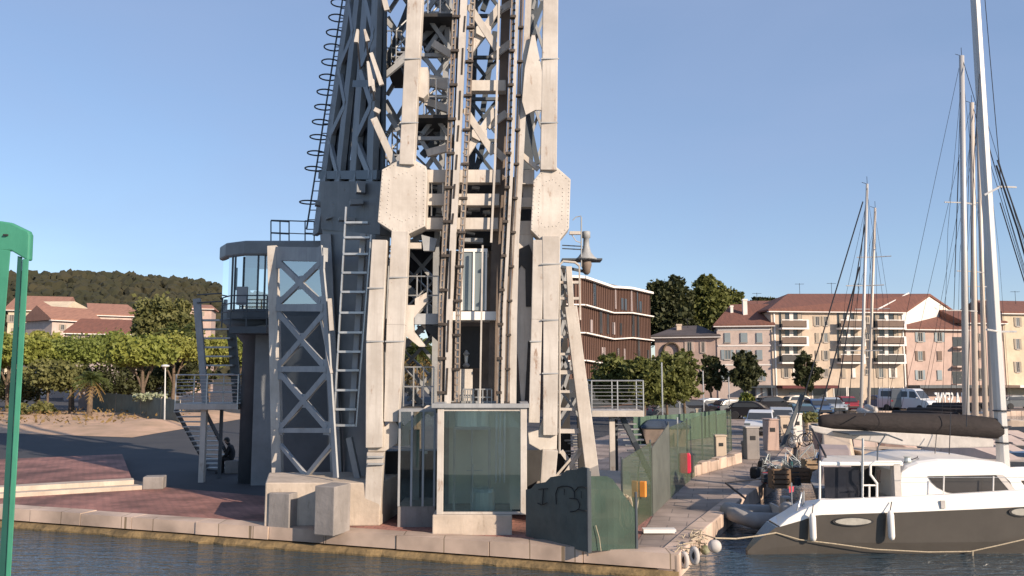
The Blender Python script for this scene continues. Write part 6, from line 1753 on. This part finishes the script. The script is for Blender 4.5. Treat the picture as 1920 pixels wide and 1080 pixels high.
# far roofs over the pale house
f = Face(1385,150,1470,150)
zt = f.at(1420,580)[1]
H = house('town_house', 'distant house whose red roof shows over the pale pink house', f, zt, 9, M['pl_pale'], group='houses along the harbour')
gable_roof(H,f,zt,9,1.8,M['roof'],.5,1,1)
for px, py, Y in ((1420,574,105),(1500,556,106),(1560,555,106),(1610,556,107),(1770,596,106),(1905,570,108),(1290,622,106)):
    b_ = P(px,py+6,Y); tp_ = b_ + Vector((0,0,2.2))
    t = thing('roof_aerial', 'thin television aerial on the roof, %s' % {1420:'pale house with chimneys',1500:'first along the balcony house ridge',1560:'second along the balcony house ridge',1610:'third along the balcony house ridge',1770:'pink house below the white gable',1905:'bright yellow house',1290:'small pink house'}[px], 'aerial', b_, 'aerials on the harbour roofs')
    m = MB(); m.tube([b_-Vector((0,0,.6)), tp_], .03, 4); m.build('pole', M['wire'], t)
    m = MB(); m.tube([tp_+Vector((-.6,0,-.1)), tp_+Vector((.6,0,-.1))], .02, 4)
    for k in range(5): m.tube([tp_+Vector((-.5+.25*k,-.25,-.1)), tp_+Vector((-.5+.25*k,.25,-.1))], .015, 4)
    m.build('antenna', M['wire'], t)
# brown slatted block in four slightly angled bays
corner = [(1020,82.5),(1092,86),(1145,91.5),(1180,96),(1221,101)]
t = thing('slatted_building', 'dark brown timber slatted building with white floor bands behind the tower', 'building', Vector((X(1150,92),92,0)))
zz = [13.95,10.9,7.9,4.95]
for i in range(4):
    f = Face(corner[i][0],corner[i][1],corner[i+1][0],corner[i+1][1])
    wob = (0,.10,-.12,.05,0)
    m = MB(); f.box(m,0,f.L,0,zz[0],0,-12); wl = m.build('wall', M['slats'], t)
    m = MB(); nsl = int(f.L/.42)
    for k in range(nsl):
        u = f.L*(k+.5)/nsl
        f.box(m,u-.05,u+.05,3.2,zz[0]-.1,.0,.11)
    m.build('slat_screen', M['slats'], wl)
    for k, z in enumerate(zz):
        m = MB(); z0_, z1_ = z + wob[i]*2, z + wob[i+1]*2
        th_ = .26 if k == 0 else .14
        m.hexa([f.w(0,z0_-th_,0.0),f.w(f.L,z1_-th_,0),f.w(f.L,z1_-th_,.55),f.w(0,z0_-th_,.55),f.w(0,z0_,0),f.w(f.L,z1_,0),f.w(f.L,z1_,.55),f.w(0,z0_,.55)])
        m.build('floor_band', M['whiteband'], t)
    rr_ = random.Random(40+i)
    for k in range(3):
        zb_ = zz[k+1] + .05
        for q_ in range(3 if f.L > 5 else 2):
            u = rr_.uniform(.4, f.L-.9); hh = rr_.choice((1.4,2.2,2.6)); ww = rr_.choice((.25,.45,.6))
            m = MB(); f.box(m,u,u+ww,zb_+.2,zb_+.2+hh,.02,.14); m.build('window', M['glassdark'] if rr_.random()<.6 else M['pl_grey'], t)
    m = MB(); f.box(m,0,f.L,.1,3.1,.02,.06); m.build('ground_glazing', M['glassdark'], t)
# houses at the left below the hill
def left_house(label, pts, Y, depth, wm, rm, eave, rise, wins=(), hip=(0,0), shut=M['shutbeige']):
    f = Face(pts[0],Y[0],pts[1],Y[1]); zt = f.at((pts[0]+pts[1])/2,eave)[1]
    H = house('village_house', label, f, zt, depth, wm, group='houses below the wooded hill')
    gable_roof(H,f,zt,depth,rise,rm,.5,*hip)
    for w_ in wins: window(H,f,*w_,shut=shut)
    return H, f
Hh, f = left_house('cream villa with loggias and a pale terracotta roof beyond the green frame', (8,106), (128,130), 11, M['pl_yellow'], M['roofpale'], 582, 2.6, ((62,586,69,596),(77,586,84,596),(18,590,26,604),(26,615,34,630)))
for (x0,x1,y0,y1) in ((44,56,605,622),(98,108,607,624),(62,92,606,622)):
    m = MB(); u0,z1 = f.at(x0,y0); u1,z0 = f.at(x1,y1); f.box(m,u0,u1,z0,z1,.0,.04); w_ = m.build('loggia', M['glassdark'] if x0 != 62 else M['pl_white'], Hh)
m = MB(); u0,z0 = f.at(40,627); u1,_ = f.at(112,624); f.box(m,u0,u1,z0-.25,z0+.1,.0,1.2); m.build('balcony', M['whiteband'], Hh)
f3 = Face(106,128,180,139)
m = MB(); g = [f3.w(0,0,0), f3.w(f3.L,0,0), f3.w(f3.L,f3.at(178,600)[1],0), f3.w(f3.at(163,577)[0],f3.at(163,577)[1],0), f3.w(f3.at(140,565)[0],f3.at(140,565)[1],0), f3.w(0,f3.at(106,588)[1],0)]
m.prism(g, f3.n*-6); m.build('gable_wall', M['pl_yellow'], Hh)
left_house('peach lower wing with a sloping terracotta roof before the cream gable', (92,180), (122,128), 8, M['pl_pale'], M['roofpale'], 602, 2.2, ((114,608,120,619),))
left_house('peach house with a long flat terracotta roof nearest the bushy tree', (165,256), (140,144), 11, M['pl_pale'], M['roofpale'], 592, 2.3, ((190,598,196,606),(220,598,226,606)), (0,2))
left_house('low house with weathered brown roof in front of the long terracotta one', (122,252), (110,114), 8, M['pl_grey'], M['roof'], 626, 2.1, ((128,627,134,640),(146,627,152,640),(206,628,214,640)), (2,1))
left_house('small peach cube house seen past the bushy tree', (350,392), (150,151), 8, M['pl_pink'], M['roofpale'], 579, .9, ((374,584,380,592),), (1,1))

# ---------------------------------------------------------------- trees and plants
def leafquad(mb, c, s, rng, up=.3):
    d = Vector((rng.gauss(0,1), rng.gauss(0,1), rng.gauss(0,1)+up)).normalized()
    e = d.cross(Vector((rng.gauss(0,1),rng.gauss(0,1),rng.gauss(0,1)))).normalized(); g = d.cross(e)
    a = s*rng.uniform(.4,1.55); b2 = a*rng.uniform(.45,.75); n = len(mb.v)
    mb.v.extend([c-e*a, c+g*b2, c+e*a, c-g*b2]); mb.f.append((n,n+1,n+2,n+3))
def crown(mb, c, r, nclump, nleaf, ls, rng, flat=0.0):
    for i in range(nclump):
        while True:
            q_ = Vector((rng.uniform(-1,1),rng.uniform(-1,1),rng.uniform(-1,1)))
            if q_.length < 1 and (q_.length > .35): break
        if flat and q_.z < -.25: q_.z *= .3
        cc = Vector((c.x+q_.x*r.x, c.y+q_.y*r.y, c.z+q_.z*r.z))
        cr = rng.uniform(.20,.38)*min(r.x,r.z*1.4)
        for k in range(nleaf):
            o_ = Vector((rng.gauss(0,.5),rng.gauss(0,.5),rng.gauss(0,.42)))
            leafquad(mb, cc+o_*cr, ls, rng)
def tree(name, label, px, pyb, Y, crowns, trunk, lm, ls, seed, dens=1.0, group=None, cat='tree', lean=0, flat=0):
    rng = random.Random(seed)
    base = Vector((X(px,Y),Y,0))
    t = thing(name, label, cat, base, group)
    s = Y/F
    top = P(crowns[0][0]+0, crowns[0][1], Y)
    m = MB(); mid = base.lerp(top,.45)+Vector((rng.uniform(-.2,.2),0,0))
    m.tube([base-Vector((0,0,.1)), mid, top], trunk, 8, r1=trunk*.45)
    for (cx,cy,rx,rz) in crowns:
        e = P(cx,cy,Y)
        m.tube([mid.lerp(base,-.0), mid.lerp(e,.5)+Vector((0,0,.3)), e], trunk*.5, 6, r1=trunk*.15)
        for k in range(3):
            e2 = e + Vector((rng.uniform(-.7,.7)*rx*s, rng.uniform(-.5,.5)*rx*s, rng.uniform(-.5,.6)*rz*s)); m.tube([mid.lerp(e,.5), e2], trunk*.25, 5, r1=trunk*.08)
    m.build('trunk', M['trunk'], t)
    m = MB()
    for (cx,cy,rx,rz) in crowns:
        r = Vector((rx*s, rx*s*.85, rz*s))
        vol = rx*rz
        ncl = max(8, int(vol*.045*dens)); 
        crown(m, P(cx,cy,Y), r, ncl, 34, ls, rng, flat)
        for k in range(4):
            an = rng.uniform(-.3, 3.4); q_ = P(cx + rx*1.0*math.cos(an), cy - rz*.95*math.sin(an), Y)
            crown(m, q_, r*rng.uniform(.22,.38), max(3, int(ncl*.10)), 26, ls, rng, flat)
    m.build('crown', lm, t, recalc=False)
    return t
def palm(label, px, py, Y, r, n, seed, group='palms', trunk_r=.22, dry=True):
    rng = random.Random(seed); c = P(px,py,Y); base = Vector((c.x,Y,0))
    t = thing('palm_tree', label, 'palm', base, group)
    MB().tube([base, c], trunk_r, 9, r1=trunk_r*.8).build('trunk', M['trunk'], t)
    for mm, cnt, lo, hi in ((M['palmleaf'], n, -.15, 1.2),(M['palmdry'], n//6 if dry else 0, -1.0, -.4)):
        if not cnt: continue
        m = MB()
        for i in range(cnt):
            az = rng.uniform(0,6.283); el = rng.uniform(lo,hi); L_ = r*rng.uniform(.75,1.1)
            d = Vector((math.cos(az)*math.cos(el), math.sin(az)*math.cos(el), math.sin(el)))
            side = Vector((-math.sin(az), math.cos(az), 0)); prev = c
            pts = []
            for k in range(9):
                q_ = k/8; pts.append(c + d*(L_*q_) + Vector((0,0,-.45*L_*q_*q_)))
            for k in range(1,9):
                p = pts[k]; w = L_*.30*math.sin(math.pi*min(1,.15+k/9.5)); fw = (pts[k]-pts[k-1])
                for sg in (-1,1):
                    nn = len(m.v); tip = p + side*(sg*w) + fw*.9 + Vector((0,0,-w*.35))
                    m.v.extend([p, p+fw*.38, tip]); m.f.append((nn,nn+1,nn+2))
            m.tube(pts, .02*r, 4)
        m.build('crown' if mm is M['palmleaf'] else 'dry_fronds', mm, t, recalc=False)
    return t
# umbrella pines at the left
pines = [(20,666,62,30,'low umbrella pine crown cut by the green frame',70),(75,662,58,30,'umbrella pine just past the green frame',78),(140,664,64,30,'broad umbrella pine before the weathered brown roof',74),
         (205,662,60,30,'umbrella pine in the middle of the green belt',80),(266,664,54,30,'umbrella pine with reddish trunk showing behind the lamp post',66),(325,664,52,28,'umbrella pine behind the stair platform',76),(392,668,44,30,'umbrella pine seen between stair and cabin column',82),(445,662,40,30,'umbrella pine behind the cabin column',84)]
for i,(cx,cy,rx,rz,lab,Y) in enumerate(pines):
    tree('pine_tree', 'bright green ' + lab if 'umbrella' in lab else lab, cx, 740, Y, [(cx,cy+(i*7%5)*2-5,rx,rz),(cx-rx*.5,cy+10-(i*5%4)*4,rx*.5,rz*.7),(cx+rx*.5,cy+8-(i*3%4)*4,rx*.5,rz*.6)], .22, PINES[(i*2+i//3)%3], (.17,.21,.14)[i%3], 100+i, 2.6, 'umbrella pines in the green belt', flat=1)
tree('broadleaf_tree','dense olive green tree rising above the pines left of the cabin',310,740,92,[(310,604,50,46),(290,620,34,36),(338,622,30,34)],.3,M['bushleaf'],.24,120,1.3)
for i,(cx,cy,rx,rz,lab) in enumerate(((92,702,42,26,'rounded pale bush tree before the pines, next to the green frame'),(135,708,34,24,'rounded pale bush tree between the first bush and the palm'))):
    tree('bush_tree', lab, cx, 750, 68, [(cx,cy,rx,rz)], .12, M['bushleaf'], .15, 130+i, 1.6, 'pale bush trees at the dusty bank')
for i,(cx,cy,rx,rz,Y) in enumerate(((30,724,60,24,72),(230,712,70,28,78),(330,708,60,28,80),(60,768,36,12,66))):
    tree('shrub', ('dark low shrub under the pines beside the green frame','dark shrub mass under the middle pines','dark shrub behind the lamp post','low scrub at the edge of the dusty bank')[i], cx, 762, Y, [(cx,cy,rx,rz)], .08, M['leafdark'] if i<3 else M['bushleaf'], .15, 140+i, 1.5, cat='shrub')
palm('stocky fan palm standing on the dusty bank before the pines',171,712,64,1.6,64,150)
palm('palm rising among the pines behind the lamp post',336,628,80,2.6,34,151,dry=False)
palm('palm with drooping dry fronds seen through the tower legs',783,662,40,1.6,60,152)
m = MB(); rr_ = random.Random(9)
for i in range(900):
    x = rr_.uniform(-52,-26); y = rr_.uniform(50,66); leafquad(m, Vector((x,y+(x+22)*-.35,.35+rr_.uniform(0,.35))), .12, rr_, .0)
kind(m.build('dry_grass', M['palmdry'], recalc=False), 'stuff', 'dry grass tufts on the dusty bank')
m = MB()
for i in range(700):
    a = G(rr_.uniform(255,312), 0+rr_.uniform(772,774)); 
    c = P(rr_.uniform(250,312), 744+rr_.gauss(0,3.2), 63+rr_.uniform(-1,1)); leafquad(m, c, .14, rr_)
o_ = m.build('flowering_shrub', mat('white_oleander',(.34,.36,.26),.8,nscale=3,col2=(.12,.15,.06)), recalc=False); tag(o_, 'pale flowering shrub row along the top of the green net fence', 'shrub')
# left net fence with posts
prev = G(172,775)
labs = ['netted fence bay beside the stocky fan palm','netted fence bay before the white flowering shrub','darker netted fence bay under the lamp post','netted fence bay ending at the stair platform']
for i,(px,py) in enumerate(((215,781),(262,788),(300,793),(336,798))):
    g = G(px,py); screen('net_fence', labs[i], [(prev+Vector((.05,0,0)),.0,2.0-.05*i),(g,.0,2.0-.05*(i+1))], M['netgrey'], group='netted fence bays on the dusty bank', postm=M['alucream']); prev = g
m = MB(); a, b2 = P(172,768,76), P(240,760,76); 
m.box(X(150,84),X(300,84),84,84.2,0,2.3); tag(m.build('boundary_wall', M['pl_grey']), 'low grey boundary wall behind the palm and fence', 'wall')
# lamp post
c = P(310,760,58); t = thing('lamp_post', 'thin white lamp post with flat head before the pines', 'lamp post', Vector((c.x,58,0)))
m = MB(); m.tube([(c.x,58,0), P(310,688,58)], .06, 8, r1=.04); m.build('pole', M['lampwhite'], t)
q_ = P(310,687,58); m = MB(); m.lathe([(.05,-.1),(.28,.0),(.28,.08),(.1,.14)], q_, 14); m.build('lamp_head', M['lampwhite'], t)
# trees right of the tower
tree('poplar_tree','tall dark green poplar group next to the brown slatted building',1255,730,118,[(1240,560,26,36),(1268,555,24,34),(1256,600,36,50),(1225,600,22,46),(1280,610,24,50)],.4,M['leafdark'],.30,160,1.9)
tree('poplar_tree','tall green tree standing over the small pink house',1330,730,120,[(1325,560,28,38),(1340,600,34,40),(1312,610,22,40),(1352,575,18,26)],.4,M['leaf'],.30,161,1.9)
tree('poplar_tree','sparser green tree behind the chimneys of the pale house',1368,730,124,[(1366,568,22,28),(1384,575,14,22)],.35,M['leaf'],.30,162,1.6)
tree('far_tree','distant tree top over the roofs beyond the balcony house',1432,735,190,[(1420,568,16,8),(1446,569,18,9)],.3,M['leafdark'],.5,163,3.0)
yt = [(1150,700,36,30,58,'broad green yard tree touching the stair platform'),(1205,706,34,30,56,'green yard tree between platform and net fence'),(1250,700,34,34,60,'green yard tree before the slatted building corner'),(1283,692,22,30,62,'slim green yard tree before the ivy arch')]
for i,(cx,cy,rx,rz,Y,lab) in enumerate(yt):
    tree('yard_tree', lab, cx, 770, Y, [(cx,cy,rx,rz),(cx-12,cy+22,rx*.8,rz*.8),(cx+12,cy+34,rx*.8,rz*.7)], .12, M['leaf'], .15, 170+i, 1.9, 'young trees in the yard')
st_ = [(1335,696,22,30,84,'dark street tree before the pink house and its neighbour'),(1396,690,30,34,82,'large street tree before the blue grey shutters'),(1514,692,22,34,84,'street tree under the lowest balconies')]
for i,(cx,cy,rx,rz,Y,lab) in enumerate(st_):
    tree('street_tree', lab, cx, 760, Y, [(cx-4,cy-10,rx*.7,rz*.6),(cx+8,cy+6,rx*.8,rz*.5),(cx-9,cy+16,rx*.7,rz*.45),(cx+4,cy+30,rx*.55,rz*.3)], .14, M['leafdark'], .2, 180+i, 2.0, 'street trees along the harbour')
tree('hedge_bush','yellow green bush behind the black car',1400,785,68,[(1400,758,12,20),(1400,770,12,14)],.08,mat('yellow_green_leaves',(.20,.22,.04),.6,nscale=1,col2=(.12,.14,.03)),.13,190,6.0,cat='bush')
m = MB()
for i in range(160): 
    c = P(rr_.uniform(1505,1535), rr_.uniform(775,792), 44); leafquad(m, c+Vector((0,rr_.uniform(-.4,.4),0)), .13, rr_)
t = thing('flower_tub', 'square tub of pale flowering shrub before the teal car', 'planter', Vector((X(1520,44),44,0)))
m.build('plant', M['bushleaf'], t, recalc=False)
m = MB(); m.box(X(1506,44),X(1534,44),43.6,44.4,0,P(1520,792,44).z); m.build('tub', M['pl_cream'], t)
# street poles in the distance
for i,(px,Y,h,lab) in enumerate(((1273,62,3.6,'thin grey pole in the yard before the pink house'),(1318,64,3.9,'thin pole beside the yard lamp frame'),(1366,70,3.4,'thin pole before the blue grey shutters'),(1241,52,4.4,'thin pole rising from the green net fence'),(1446,86,4.0,'pale pole at the corner of the balcony house'))):
    m = MB(); m.tube([(X(px,Y),Y,0),(X(px,Y),Y,h)], .05, 6); t = m.build('street_pole', M['rail']); tag(t, lab, 'pole', 'thin poles along the yard')
